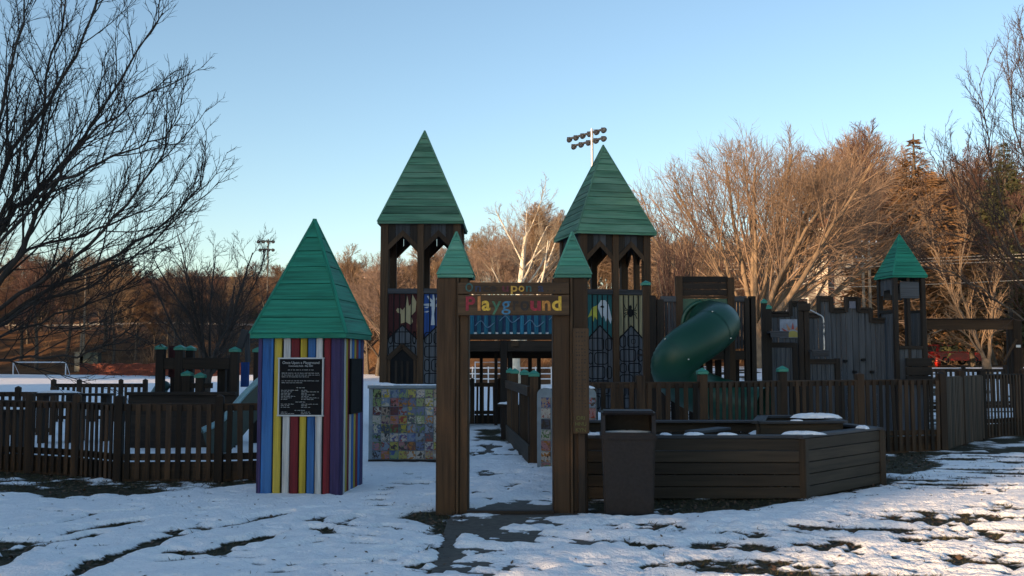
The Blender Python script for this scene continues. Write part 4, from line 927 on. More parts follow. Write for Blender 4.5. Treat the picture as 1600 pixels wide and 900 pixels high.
def m_spider(o, xa, xb, y, zb, zt):
    cx, cz = .48, .42; wx = xb-xa; wz = zt-zb
    def el(cx, cz, rx, rz): blob(o, BLACK, [(cx+rx*math.cos(t), cz+rz*math.sin(t)) for t in np.linspace(0, 6.283, 16, endpoint=False)], xa, xb, zb, zt, y-.001)
    el(cx, cz, .12, .14); el(cx, cz+.18, .06, .07)
    for sg in (-1, 1):
        for k, (dz, ez) in enumerate(((.14, .30), (.08, .10), (.0, -.04), (-.06, -.20))):
            p0 = (xa+wx*(cx+sg*.08), zb+wz*(cz+dz*.6)); p1 = (xa+wx*(cx+sg*.2), zb+wz*(cz+dz)); p2 = (xa+wx*(cx+sg*.27), zb+wz*(cz+ez))
            for p, q in ((p0, p1), (p1, p2)): beam('painted_leg', BLACK, o, (p[0], y-.003, p[1]), (q[0], y-.003, q[1]), .006, .018)
tower('tall left castle tower with one straight-on green roof and a painted beast and white tree', -2.19, 25.35, 0, 1.92, 2.05, 4.9, 7.33, (('maroon', m_beast), ('muralblue', m_tree)), 5, True)
tower('tall right castle tower turned slightly with painted eagle and spider panels', 2.31, 25.6, math.radians(13.5), 1.80, 2.02, 4.68, 7.02, (('muralteal', m_bird), ('cream', m_spider)), 15, False)
def bird_board():   # dark board poking out behind the left tower's eave
    o = thing('t', '', ''); bpy.data.objects.remove(o)
bird_board()
def bridge():
    Y = 24.9; o = thing('castle_bridge', 'raised timber bridge with blue and teal slats between the two tall towers', 'bridge', (.2, Y, 0))
    x0, x1 = -1.24-.2, 1.55-.2
    zf = PZ(522, Y); zr = PZ(484, Y)
    n = 16
    for i in range(n):
        x = x0+(x1-x0)*(i+.5)/n; box('slat', 'bridgeblue', o, (x, 0, (zf+zr)/2+.02), (.10, .03, zr-zf+.05))
    bx2('back_panel', plain('mural_blue_board', (.02,.06,.16), .7, .3), o, x0, x1, .07, .09, zf+.002, zr)
    V = []
    for q, (xa, za) in enumerate(((-1.1, .2), (-.5, .32), (.1, .22), (.7, .34))):
        pts = smooth_path([(xa, -.02, zf+za), (xa+.15, -.02, zf+za+.12), (xa+.3, -.02, zf+za-.04), (xa+.48, -.02, zf+za+.08)], 14)
        put('painted_swirl', tube_mesh('painted_swirl', pts, .012, plain('pale_blue_paint', (.12,.22,.34), .7, .2), 5), o)
    bx2('top_rail', 'dark', o, x0, x1, -.05, .06, zr+.02, zr+.12); bx2('snow_cap', SNOWM, o, x0, x1, .0, .16, zf+.0, zf+.04) if False else None
    for i in range(6): put('snow_cap', snow_lump(.24, .022, .05, 30+i), o, (x0+.25+.46*i, .043, zf+.01))
    bx2('floor_beam', 'dark', o, x0, x1, -.06, .06, zf-.14, zf-.0); bx2('floor_beam', 'dark', o, x0, x1, -.02, .08, zf-.42, zf-.16)
    bx2('number_plate', 'sign', o, PX(800, Y)-.2-.02, PX(800, Y)-.2+.16, -.07, -.055, zf-.30, zf-.18)
    bx2('deck', 'dark', o, x0, x1, .12, 1.9, zf-.1, zf-.03); bx2('back_rail', 'dark', o, x0, x1, 1.9, 1.96, zf+.5, zf+.62)
    bx2('back_beam', 'dark', o, x0, x1, 1.9, 2.0, zf-.42, zf-.12); bx2('cross_beam', 'dark', o, x0, x1, 1.6, 1.7, PZ(560, 26.5), PZ(547, 26.5))
    for px, yy, w_ in ((787, 0, .17), (797, .3, .12), (775, .6, .08), (828, 1.7, .10), (842, 1.7, .10), (752, 1.8, .08)):
        x = PX(px, Y+yy)-.2; bx2('post', 'dark', o, x-w_/2, x+w_/2, yy-.07, yy+.07, -.1, zf-.15)
bridge()
# ------------------------------------------------------------------ slide platform, spiral slide
def slide_platform():
    Y = 21.2; x = PX(1100, Y); o = thing('slide_platform', 'dark timber play platform with tall head board behind the spiral slide', 'play platform', (x, Y, 0))
    def X_(px): return PX(px, Y)-x
    def Z_(py): return PZ(py, Y)
    for px, py, m_ in ((1062, 432, 'brown'), (1143, 434, 'brown'), (1010, 447, 'brown'), (1020, 462, 'dark'), (1176, 463, 'dark'), (1032, 468, 'dark'), (1169, 466, 'dark')):
        bx2('post', m_, o, X_(px)-.07, X_(px)+.07, -.07, .07, -.1, Z_(py))
    cap(o, (X_(1010), 0), Z_(446), .16)
    for i in range(3): bx2('head_board', 'dark', o, X_(1067), X_(1138), -.03, .02, Z_(462)+.135*i, Z_(462)+.135*i+.13)
    bx2('head_rail', 'brown', o, X_(1066), X_(1139), -.06, .03, Z_(466), Z_(462)-.01)
    bx2('slide_panel', plain('green_plastic_panel', (.012,.075,.045), .4, .2), o, X_(1067), X_(1138), -.02, .03, Z_(560), Z_(466)-.01)
    gm = plain('green_plastic_panel', (.012,.075,.045))
    ringp = [(X_(1102)+.47*math.cos(t), -.045, Z_(507)+.47*math.sin(t)) for t in np.linspace(0, 2*math.pi, 33)]
    put('slide_collar', tube_mesh('slide_collar', ringp, .05, gm, 8), o)
    for pa, pb, n in ((1034, 1059, 5), (1147, 1167, 4)):
        for i in range(n):
            xa, xb = X_(pa+(pb-pa)*i/n)+.006, X_(pa+(pb-pa)*(i+1)/n)-.006; bx2('panel_board', 'greywood', o, xa, xb, -.02, .01, Z_(545), Z_(472))
        bx2('panel_rail', 'greywood', o, X_(pa)-.01, X_(pb)+.01, -.06, .04, Z_(472), Z_(463))
    bx2('floor_beam', 'dark', o, X_(1015), X_(1180), -.05, .07, Z_(562), Z_(548)); bx2('deck', 'dark', o, X_(1015), X_(1180), .08, 2.0, Z_(556), Z_(552))
    for i in range(11):
        xx = X_(1020+14.5*i); bx2('lower_board', 'dark', o, xx-.07, xx+.07, .9, .93, 0, Z_(562))
    for xx in (X_(1040), X_(1170)): bx2('rear_post', 'dark', o, xx-.07, xx+.07, 1.9, 2.04, -.1, Z_(480))
slide_platform()
def spiral_slide():
    pts = [P(1108, 502, 21.1), P(1121, 505, 20.5), P(1119, 511, 20.0), P(1095, 529, 19.6), P(1066, 550, 19.4), P(1052, 572, 19.5), P(1066, 596, 19.9), P(1102, 616, 20.2), P(1148, 631, 20.0), P(1192, 640, 19.7)]
    c = P(1090, 640, 20); o = thing('spiral_slide', 'glossy dark green tube slide curling down from the platform', 'slide', (c.x, c.y, 0)); O = Vector((c.x, c.y, 0))
    m, n, l, b = new_mat('green_slide_plastic'); b.inputs['Roughness'].default_value = .42; b.inputs['Specular IOR Level'].default_value = .35
    nz = n.new('ShaderNodeTexNoise'); nz.inputs['Scale'].default_value = 2.5; r = n.new('ShaderNodeValToRGB'); r.color_ramp.elements[0].color = (.004,.040,.026,1); r.color_ramp.elements[1].color = (.009,.068,.044,1)
    l.new(nz.outputs[0], r.inputs[0]); l.new(r.outputs[0], b.inputs['Base Color'])
    q = smooth_path([p-O for p in pts], 64)
    rd = np.full(64, .43)
    put('slide_tube', tube_mesh('slide_tube', q[:40], rd[:40], m, 24), o); put('slide_tube', tube_mesh('slide_tube', q[39:], rd[39:]*.99, m, 24), o)
    for i in (17, 29):
        put('joint_flange', tube_mesh('joint_flange', [q[i]-(q[i+1]-q[i])*.18, q[i]+(q[i+1]-q[i])*.18], [.437, .437], m, 24), o)
        d = Vector(q[i+1]-q[i]).normalized(); u = d.cross(Vector((0, 0, 1))).normalized(); v = u.cross(d)
        for t in range(20, 380, 90):
            pos = Vector(q[i])+(u*math.cos(math.radians(t))+v*math.sin(math.radians(t)))*.432
            put('bolt', box_mesh((.026, .026, .026), STEEL), o, pos)
    s = P(1135, 520, 20.1)-O; bx2('support_post', 'dark', o, s.x-.05, s.x+.05, s.y-.05, s.y+.05, 0, s.z-.1)
spiral_slide()
# ------------------------------------------------------------------ castle wall and turret
def castle_wall():
    Y = 23.6; x = PX(1290, Y); o = thing('castle_wall', 'grey blue plank play castle wall with stepped battlements', 'castle wall', (x, Y, 0))
    def X_(px): return PX(px, Y)-x
    def Z_(py): return PZ(py, Y)
    prof = [(1198, 1236, 490), (1236, 1258, 474), (1258, 1280, 492), (1280, 1300, 466), (1300, 1323, 484), (1323, 1343, 467), (1343, 1362, 484), (1362, 1384, 500)]
    for pa, pb, py in prof:
        n = max(2, round((pb-pa)/8.5))
        for i in range(n):
            a_, b_ = pa+(pb-pa)*i/n, pa+(pb-pa)*(i+1)/n; bx2('wall_board', 'castle', o, X_(a_)+.004, X_(b_)-.004, -.0+random.uniform(-.006, .004), .035, 0, Z_(py))
        bx2('cap_board', 'dark', o, X_(pa)-.0, X_(pb)+.0, -.06, .10, Z_(py)+.001, Z_(py-3.5))
        bx2('cap_trim', 'dark', o, X_(pa)+.01, X_(pb)-.01, -.045, -.02, Z_(py+5), Z_(py)-.004)
    for (pa, pb, py), (pc, pd, py2) in zip(prof[:-1], prof[1:]):
        bx2('step_trim', 'dark', o, X_(pb)-.045, X_(pb)+.045, -.065, -.022, Z_(max(py, py2)+4), Z_(min(py, py2)-2))
    bx2('crest_panel', plain('crest_paint', (.11,.12,.16), .7, .2), o, X_(1328), X_(1338), -.05, -.03, Z_(482), Z_(471))
    # sun painting
    mp = bx2('painted_panel', plain('pale_mural', (.26,.30,.38), .7, .35, 7), o, X_(1219), X_(1262), -.04, -.018, Z_(528), Z_(499)); tag(mp, 'pale panel painted with a rising sun')
    cx, cz = X_(1239), Z_(527); yl = plain('sun_yellow', (.36,.30,.08), .7, .2); rd = plain('sun_red', (.36,.07,.05), .7, .2)
    flat_poly('painted_sun', yl, o, [(cx+.15*math.cos(t), cz+.15*math.sin(t)) for t in np.linspace(0, math.pi, 14)], -.044)
    for k in range(7):
        t = math.pi*(k+.5)/7; c, s = math.cos(t), math.sin(t)
        flat_poly('painted_ray', rd if k % 2 else plain('sun_orange', (.42,.20,.10), .7, .2), o, [(cx+.18*c-.035*s, cz+.18*s+.035*c), (cx+.34*c, cz+.32*s+.02), (cx+.18*c+.035*s, cz+.18*s-.035*c)], -.044)
    for px, py in ((1320, 564), (1348, 562), (1334, 581), (1361, 581)): bx2('climbing_hold', BLACK, o, X_(px)-.04, X_(px)+.04, -.09, -.008, Z_(py)-.03, Z_(py)+.03)
    return o
castle_wall()
def climb_steps():
    Y = 22.4; x = PX(1250, Y); o = thing('climbing_steps', 'dark timber climbing posts and stepping platforms in front of the castle wall', 'climbing frame', (x, Y, 0))
    def X_(px): return PX(px, Y)-x
    def Z_(py): return PZ(py, Y)
    for px, py in ((1195, 473), (1202, 482), (1252, 474), (1261, 474), (1242, 536), (1308, 560)): bx2('post', 'dark', o, X_(px)-.055, X_(px)+.055, -.05, .06, -.1, Z_(py))
    cap(o, (X_(1195), 0), Z_(474), .09); cap(o, (X_(1202), 0), Z_(483), .09)
    bx2('top_beam', 'dark', o, X_(1247), X_(1266), -.09, -.052, Z_(486), Z_(474))
    for pa, pb, py in ((1198, 1227, 518), (1262, 1288, 547)):
        bx2('step_board', 'greywood', o, X_(pa), X_(pb), -.35, -.06, Z_(py+3), Z_(py)); bx2('step_front', 'greywood', o, X_(pa)+.01, X_(pb)-.01, -.36, -.33, Z_(py+10), Z_(py+3)-.002)
    for pa, pb, py in ((1198, 1242, 535), (1262, 1304, 561)):
        bx2('rail', 'dark', o, X_(pa), X_(pb), -.05, .05, Z_(py+8), Z_(py)); n = int((pb-pa)/7)
        for i in range(n): bx2('board', 'castle', o, X_(pa+(pb-pa)*i/n)+.006, X_(pa+(pb-pa)*(i+1)/n)-.006, -.01, .02, .3, Z_(py+8)-.004)
    for px in (1186, 1190): pass
    put('hand_rail', tube_mesh('hand_rail', smooth_path([(X_(1265), -.1, Z_(485)), (X_(1277), -.1, Z_(491)), (X_(1285), -.1, Z_(497)), (X_(1286), -.1, Z_(515)), (X_(1286), -.1, Z_(548))], 20), .018, STEEL, 8), o)
climb_steps()
def turret():
    Y = 23.3; c = Vector((PX(1411, Y+.4), Y+.42)); o = thing('corner_turret', 'small dark corner turret with pointed green roof at the end of the castle wall', 'turret', (c.x, c.y, 0), math.radians(9)); h = .34
    ze = PZ(432, Y)
    for sx in (-1, 1):
        for sy in (-1, 1): box('corner_post', 'dark', o, (sx*h, sy*h, ze/2-.05), (.1, .1, ze+.1))
    zm, zl = PZ(488, Y), PZ(545, Y)
    for k in range(4):
        cc, s = math.cos(k*math.pi/2), math.sin(k*math.pi/2)
        for i in range(4):
            lx = -h+.05+(2*h-.1)*(i+.5)/4; ly = -h+.0; wv = (2*h-.1)/4-.008; z1 = zl if k in (0, 2) else zm
            box('wall_board', 'castle', o, (lx*cc-ly*s, lx*s+ly*cc, z1/2), (wv, .025, z1), rz=k*math.pi/2)
            if k in (1, 3):
                zc = PZ(460, Y)+(.12 if i in (1, 2) else 0); box('wall_board', 'castle', o, (lx*cc-ly*s, lx*s+ly*cc, (zc+ze)/2), (wv, .025, ze-zc), rz=k*math.pi/2)
        if k in (0, 2):
            box('head_panel', 'castle', o, (0*cc+(h+.03)*s, -(h+.03)*cc, (PZ(440, Y)+PZ(466, Y))/2), (.46, .03, PZ(440, Y)-PZ(466, Y)), rz=k*math.pi/2)
            box('middle_post', 'dark', o, (-.02*cc+h*s, -h*cc, ze/2), (.07, .06, ze-.02), rz=k*math.pi/2)
        box('sill_rail', 'dark', o, ((h+.02)*s, -(h+.02)*cc, (zl if k in (0, 2) else zm)+.03), (2*h-.1, .07, .07), rz=k*math.pi/2)
    for i in range(3): bx2('skirt_board', 'dark', o, -.22, .40, -h-.20, -h-.16, PZ(600, Y)+.2*i, PZ(600, Y)+.2*i+.185)
    roof(o, .84, .98, 9, 'teal', ze+.02, 'dark', .03, .045, 8)
turret()
def swing():
    Y = 27.; x = PX(1592, Y); o = thing('swing_frame', 'timber swing frame with long top beam beside the corner turret', 'swing', (x, Y, 0))
    def X_(px): return PX(px, Y)-x
    zt = PZ(500, Y)
    bx2('top_beam', 'brown', o, X_(1440), X_(1586), -.07, .07, PZ(515, Y), zt); bx2('top_cap', 'dark', o, X_(1440), X_(1586), -.09, .09, zt+.002, zt+.04)
    bx2('post', 'brown', o, -.16, .06, -.1, .1, -.1, PZ(484, Y)); bx2('post', 'brown', o, X_(1438), X_(1448), -.1, .1, -.1, zt)
    beam('brace', 'sign', o, (-.1, -.12, PZ(530, Y)), (X_(1566), -.12, PZ(565, Y)), .05, .06)
    bx2('notice', WHITEPAINT, o, -.115, .0, -.125, -.105, PZ(543, Y), PZ(539, Y)); bx2('hanger_post', 'dark', o, X_(1577)-.04, X_(1577)+.03, -.05, .05, PZ(600, Y), zt-.2)
swing()
# ------------------------------------------------------------------ small play structure at left
def tot_lot():
    Y = 19.5; x = PX(320, Y); o = thing('toddler_structure', 'low dark timber toddler play structure with green capped posts left of the kiosk', 'play structure', (x, Y, 0))
    def X_(px): return PX(px, Y)-x
    def Z_(py): return PZ(py, Y)
    for px, py, dy in ((251, 546, 0), (281, 547, 0), (274, 547, .9), (367, 550, 0), (393, 550, .5), (343, 562, .2), (301, 587, -.3), (321, 590, -.3), (247, 560, 1), (338, 565, 1)):
        bx2('post', 'dark', o, X_(px)-.075, X_(px)+.075, dy-.07, dy+.07, -.1, Z_(py)); 
        if px not in (343, 247, 338): cap(o, (X_(px), dy), Z_(py), .15)
    bx2('top_beam', 'dark', o, X_(256), X_(360), -.05, .05, Z_(577), Z_(559)); bx2('middle_beam', 'dark', o, X_(297), X_(340), -.35, -.27, Z_(606), Z_(598))
    bx2('red_panel', 'maroon', o, X_(255), X_(275), .3, .34, Z_(590), Z_(540)); bx2('blue_panel', 'muralblue', o, X_(372), X_(385), .2, .24, Z_(605), Z_(566))
    bx2('low_wall', 'dark', o, X_(222), X_(384), -.65, -.60, 0, Z_(616)); bx2('low_rail', 'dark', o, X_(220), X_(384), -.70, -.58, Z_(616)+.002, Z_(611))
    for i in range(9): bx2('deck_board', 'dark', o, X_(256), X_(340), .1+.12*i, .21+.12*i, .75, .79)
    beam('ladder_side', 'greywood', o, (X_(366), .3, Z_(548)), (X_(376), .3, Z_(515)), .08, .13); beam('ladder_side', 'greywood', o, (X_(377), .35, Z_(515)), (X_(380), .35, Z_(566)), .05, .10)
    tag(bx2('snow_cap', SNOWM, o, X_(296), X_(345), .1, 1.0, .80, .83))
    # small slide half hidden by the kiosk
    s = thing('toddler_slide', 'small pale-rimmed dark slide half hidden by the kiosk', 'slide', (PX(392, 17.5), 17.5, 0))
    pm = plain('pale_slide_plastic', (.20,.33,.36), .3, .15); dm = plain('dark_slide_plastic', (.008,.022,.020), .35, .2); ox = PX(392, 17.5)
    pts = [(1.0, .6, 1.52), (.55, .45, 1.50), (.20, .2, 1.35), (-.02, -.05, 1.12), (-.20, -.3, .85), (-.36, -.5, .62), (-.6, -.7, .48)]
    q = smooth_path(pts, 30); put('slide_rim', tube_mesh('slide_rim', q, .05, pm, 10), s)
    put('slide_rim', tube_mesh('slide_rim', q+np.array([.05, .62, .0]), .05, pm, 10), s)
    V = [tuple(p+np.array([0, .02, -.02])) for p in q]+[tuple(p+np.array([.05, .60, -.02])) for p in q]+[tuple((p[0]+.1, p[1]+.05, max(.1, p[2]-.55))) for p in q]; n = 30
    put('slide_bed', pym('slide_bed', V, [(i, i+1, n+i+1, n+i) for i in range(n-1)]+[(2*n+i, 2*n+i+1, i+1, i) for i in range(n-1)], dm), s)
    # a spring rider near the fence
    r = thing('spring_rider', 'small dark teal spring rider left of the toddler structure', 'spring rider', (PX(228, 20), 20, 0)); tm = plain('teal_plastic', (.02,.07,.075), .4, .2)
    put('rider_body', tube_mesh('rider_body', smooth_path([(-.35, 0, .62), (-.2, 0, .75), (.0, 0, .72), (.2, 0, .85), (.34, 0, 1.12), (.45, 0, 1.08)], 20), list(np.linspace(.06, .2, 10))+list(np.linspace(.2, .07, 10)), tm, 12), r)
    hel = [(.11*math.cos(t), .11*math.sin(t), .02+.55*t/31.4) for t in np.linspace(0, 31.4, 80)]; put('spring', tube_mesh('spring', hel, .016, DARKMETAL, 6), r)
tot_lot()
# ------------------------------------------------------------------ floodlights
def floodlight(label, px, Y, py_top, arm, n, lr, dirx, thick):
    x = PX(px, Y); z0 = tz(x, Y); zt = PZ(py_top, Y); o = thing('floodlight_mast', label, 'floodlight', (x, Y, z0), 0, 'sports floodlight masts')
    put('mast', tube_mesh('mast', [(0, 0, -.3), (0, 0, (zt-z0)/2), (0, 0, zt-z0+.3)], [thick*1.5, thick*1.2, thick], STEEL if n > 5 else DARKMETAL, 10), o)
    for r_ in range(2):
        zc = zt-z0-r_*(.72 if n > 5 else 1.1); v = Vector((math.cos(dirx), math.sin(dirx), 0)); off = arm*.16*(1 if r_ == 0 else 1.0)
        k = 6 if r_ == 0 and n > 5 else 5; k = min(k, n)
        p0 = Vector((0, 0, zc))-v*arm*(.62 if r_ == 0 else .5); p1 = Vector((0, 0, zc))+v*arm*.28
        beam('cross_arm', DARKMETAL, o, p0, p1, .16, .16)
        for i in range(k):
            p = p0.lerp(p1, i/(k-1)); d = Vector((.35, -.55, -.55)).normalized(); L = [p-d*lr*.9, p-d*lr*.4, p+d*lr*.1, p+d*lr*.55, p+d*lr*.75]
            put('lamp_head', tube_mesh('lamp_head', L, [lr*.22, lr*.45, lr*.8, lr, lr*.98], DARKMETAL, 12), o)
            e_ = p+d*lr*.6; me = tube_mesh('lamp_glass', [e_, e_+d*.02, e_+d*.03], [lr*.92, lr*.9, .01], plain('lamp_glass', (.25,.26,.27), .2, .1), 12); put('lamp_glass', me, o)
floodlight('tall floodlight mast with two rows of lamps rising behind the right tower', 927, 85, 207, 5.0, 6, .27, math.radians(-54), .12)
floodlight('distant floodlight mast above the trees left of the kiosk roof', 416, 135, 377, 2.2, 4, .24, 0., .09)
# ------------------------------------------------------------------ goal, far fences, boxes, poles
def goal():
    Y = 112.; x0, x1 = PX(21, Y), PX(103, Y); z1 = PZ(566, Y); o = thing('soccer_goal', 'white soccer goal frame on the far snowy field', 'goal', ((x0+x1)/2, Y, 0)); hw = (x1-x0)/2
    for s in (-1, 1):
        put('goal_post', tube_mesh('goal_post', [(s*hw, 0, 0), (s*hw, 0, z1)], .07, WHITEPAINT, 8), o); put('back_stay', tube_mesh('back_stay', [(s*hw, 0, z1), (s*hw*.97, 1.4, .02)], .035, WHITEPAINT, 6), o)
    put('crossbar', tube_mesh('crossbar', [(-hw-.07, 0, z1), (hw+.07, 0, z1)], .07, WHITEPAINT, 8), o)
goal()
def far_bits():
    Y = 70.; o = thing('rail_fence', 'white tubular rail fence on the far side seen under the bridge', 'fence', (PX(800, Y), Y, tz(PX(800, Y), Y))); z0 = tz(PX(800, Y), Y)
    xa, xb = PX(640, Y)-o.location.x, PX(960, Y)-o.location.x
    for py in (575, 584, 592): put('rail', tube_mesh('rail', [(xa, 0, PZ(py, Y)-z0), (xb, 0, PZ(py, Y)-z0)], .045, WHITEPAINT, 6), o)
    for i in range(14):
        x = xa+(xb-xa)*i/13; put('post', tube_mesh('post', [(x, 0, -.1), (x, 0, PZ(573, Y)-z0)], .05, WHITEPAINT, 6), o)
    o = thing('soccer_goal', 'white goal frame on the far side seen under the bridge', 'goal', (PX(765, 64), 64, 0))
    h = PZ(566, 64); put('goal_frame', tube_mesh('goal_frame', [(-.9, 0, 0), (-.9, 0, h), (.9, 0, h), (.9, 0, 0)], .06, WHITEPAINT, 6), o)
    # utility boxes and poles left
    bm_ = plain('utility_green', (.05,.075,.06), .6, .2)
    for px, wv, hv, m_ in ((127, 1.2, 2.2, plain('utility_beige', (.26,.24,.18), .7, .2)), (141, 2.2, 2.1, bm_)):
        x = PX(px, 121); o = thing('utility_box', 'beige utility cabinet beyond the field' if px == 127 else 'dark green utility cabinet beyond the field', 'utility box', (x, 121, tz(x, 121)))
        box('cabinet', m_, o, (0, 0, hv/2), (wv, 1, hv)); box('cabinet_lid', m_, o, (0, 0, hv+.05), (wv+.1, 1.1, .1)); box('cabinet_door', m_, o, (-.2, -.515, hv/2), (wv*.4, .03, hv*.8))
    for px, py, lab in ((130, 430, 'utility pole among the trees at far left'), (126, 520, 'short pale pole beside the utility boxes')):
        x = PX(px, 124); z0 = tz(x, 124); o = thing('utility_pole', lab, 'pole', (x, 124, z0)); put('pole', tube_mesh('pole', [(0, 0, -.3), (0, 0, PZ(py, 124)-z0)], [.17, .12], plain('pole_wood', (.26,.2,.14), .8, .3), 8), o); box('cap', DARKMETAL, o, (0, 0, PZ(py, 124)-z0), (.3, .3, .1))
    # orange mesh fence
    Y = 110.; xa, xb = PX(125, Y), PX(385, Y); o = thing('safety_fence', 'orange plastic mesh safety fence along the far edge of the field', 'fence', (xa, Y, 0)); om = plain('orange_mesh', (.30,.075,.04), .7, .3)
    V, Fc = [], []; n = 120; L = xb-xa
    for j in range(9):
        for i in range(n):
            x0 = L*i/n; z = .15+1.15*j/8+.06*math.sin(i*.5); k = len(V); V += [(x0, 0, z), (x0+L/n, 0, z+.0), (x0+L/n, 0, z+.075), (x0, 0, z+.075)]; Fc.append((k, k+1, k+2, k+3))
    for i in range(n*2):
        x0 = L*i/n/2; k = len(V); V += [(x0, 0, .15), (x0+.06, 0, .15), (x0+.06, 0, 1.35), (x0, 0, 1.35)]; Fc.append((k, k+1, k+2, k+3))
    put('mesh_netting', pym('mesh_netting', V, Fc, om), o)
    for i in range(13): box('stake', om, o, (L*i/12, .05, .7), (.06, .04, 1.5))
    # guard rail along the road on the left bank
    o = thing('guard_rail', 'pale road guard rail along the top of the left wooded bank', 'guard rail', (PX(0, 146), 146, 0)); ox = o.location.x
    for i in range(14):
        xa, xb = PX(-60+50*i, 146), PX(-10+50*i, 146); za, zb = tz(xa, 146)+.75, tz(xb, 146)+.75
        beam('rail', plain('dull_rail', (.30,.29,.28), .6, .3), o, (xa-ox, 0, za), (xb-ox, 0, zb), .08, .26); box('post', DARKMETAL, o, (xa-ox, .1, za-.35), (.15, .12, .9))
far_bits()
# ------------------------------------------------------------------ parked SUV
def suv():
    Y = 88.; x = PX(1490, Y); z = tz(x, Y); o = thing('parked_car', 'red sport utility car parked beyond the swing beam', 'car', (x, Y, z), math.radians(12))
    red = plain('red_car_paint', (.42,.012,.012), .25, .1); gl = plain('dark_car_glass', (.012,.014,.018), .08, .1); ru = plain('tyre_rubber', (.015,.015,.015), .8, .2)
    def loft(name, prof, mat, yw):
        V, Fc = [], []; n = len(prof)
        for k, (yy, ins) in enumerate(yw):
            for px, pz in prof: V.append((px*(1-ins*.06), yy, pz if pz < .9 else pz-ins*.05))
        for k in range(len(yw)-1): Fc += [(k*n+i, k*n+(i+1) % n, (k+1)*n+(i+1) % n, (k+1)*n+i) for i in range(n)]
        Fc += [tuple(range(n-1, -1, -1)), tuple((len(yw)-1)*n+i for i in range(n))]
        return put(name, pym(name, V, Fc, mat, False), o)
    body = [(-2.25, .35), (2.25, .35), (2.3, .7), (2.2, .98), (1.15, 1.08), (-2.2, 1.10), (-2.3, .75)]
    loft('body', body, red, [(-.92, 1), (-.86, 0), (.86, 0), (.92, 1)])
    cab = [(-2.12, 1.10), (1.1, 1.08), (.35, 1.68), (-.1, 1.76), (-1.75, 1.74), (-2.0, 1.55)]
    loft('cabin', cab, red, [(-.80, 1), (-.76, 0), (.76, 0), (.80, 1)])
    for xa, xb, xc, xd in ((-1.95, -1.05, -1.05, -1.8), (-.98, -.1, -.1, -.98), (-.02, .85, .30, -.02)):
        for yy in (-.812, .80): prism('side_window', gl, o, [(xa, 1.14), (xb, 1.14), (xc, 1.62), (xd, 1.62)], yy, yy+.012)
    prism('windshield', gl, o, [(1.03, 1.11), (1.06, 1.12), (.40, 1.65), (.37, 1.64)], -.66, .66); prism('rear_window', gl, o, [(-2.13, 1.14), (-2.11, 1.12), (-1.96, 1.58), (-2.0, 1.6)], -.62, .62)
    for wx in (-1.4, 1.4):
        for wy in (-.82, .82):
            wo = put('wheel', tube_mesh('wheel', [(0, -.12, 0), (0, -.11, 0), (0, .11, 0), (0, .12, 0)], [.22, .36, .36, .22], ru, 20), o, (wx, wy, .36)); put('rim', tube_mesh('rim', [(0, -.13, 0), (0, .13, 0)], [.2, .2], STEEL, 14), wo)
    tl = plain('tail_light_red', (.6,.02,.02), .2, .1)
    for s in (-1, 1): bx2('tail_light', tl, o, -2.34, -2.24, s*.80-.09, s*.80+.09, .75, 1.02); bx2('headlight', WHITEPAINT, o, 2.2, 2.31, s*.7-.15, s*.7+.15, .68, .86)
    bx2('bumper', DARKMETAL, o, -2.38, -2.26, -.85, .85, .38, .6)
    # second object in front of it: a red bin
    xx = PX(1465, 80); b = thing('red_barrel', 'red plastic barrel in front of the red car', 'barrel', (xx, 80, tz(xx, 80))); z0 = tz(xx, 80)
    zt = PZ(556, 80)-z0; rm = plain('red_plastic', (.55,.03,.02), .4, .1)
    put('barrel_body', tube_mesh('barrel_body', [(0, 0, 0), (0, 0, .02), (0, 0, zt*.3), (0, 0, zt*.33), (0, 0, zt*.66), (0, 0, zt*.69), (0, 0, zt), (0, 0, zt+.01)], [.01, .2, .22, .235, .235, .22, .2, .01], rm, 18), b)
    put('barrel_lid', tube_mesh('barrel_lid', [(0, 0, zt), (0, 0, zt+.012), (0, 0, zt+.05), (0, 0, zt+.055)], [.01, .22, .22, .01], rm, 18), b)
suv()
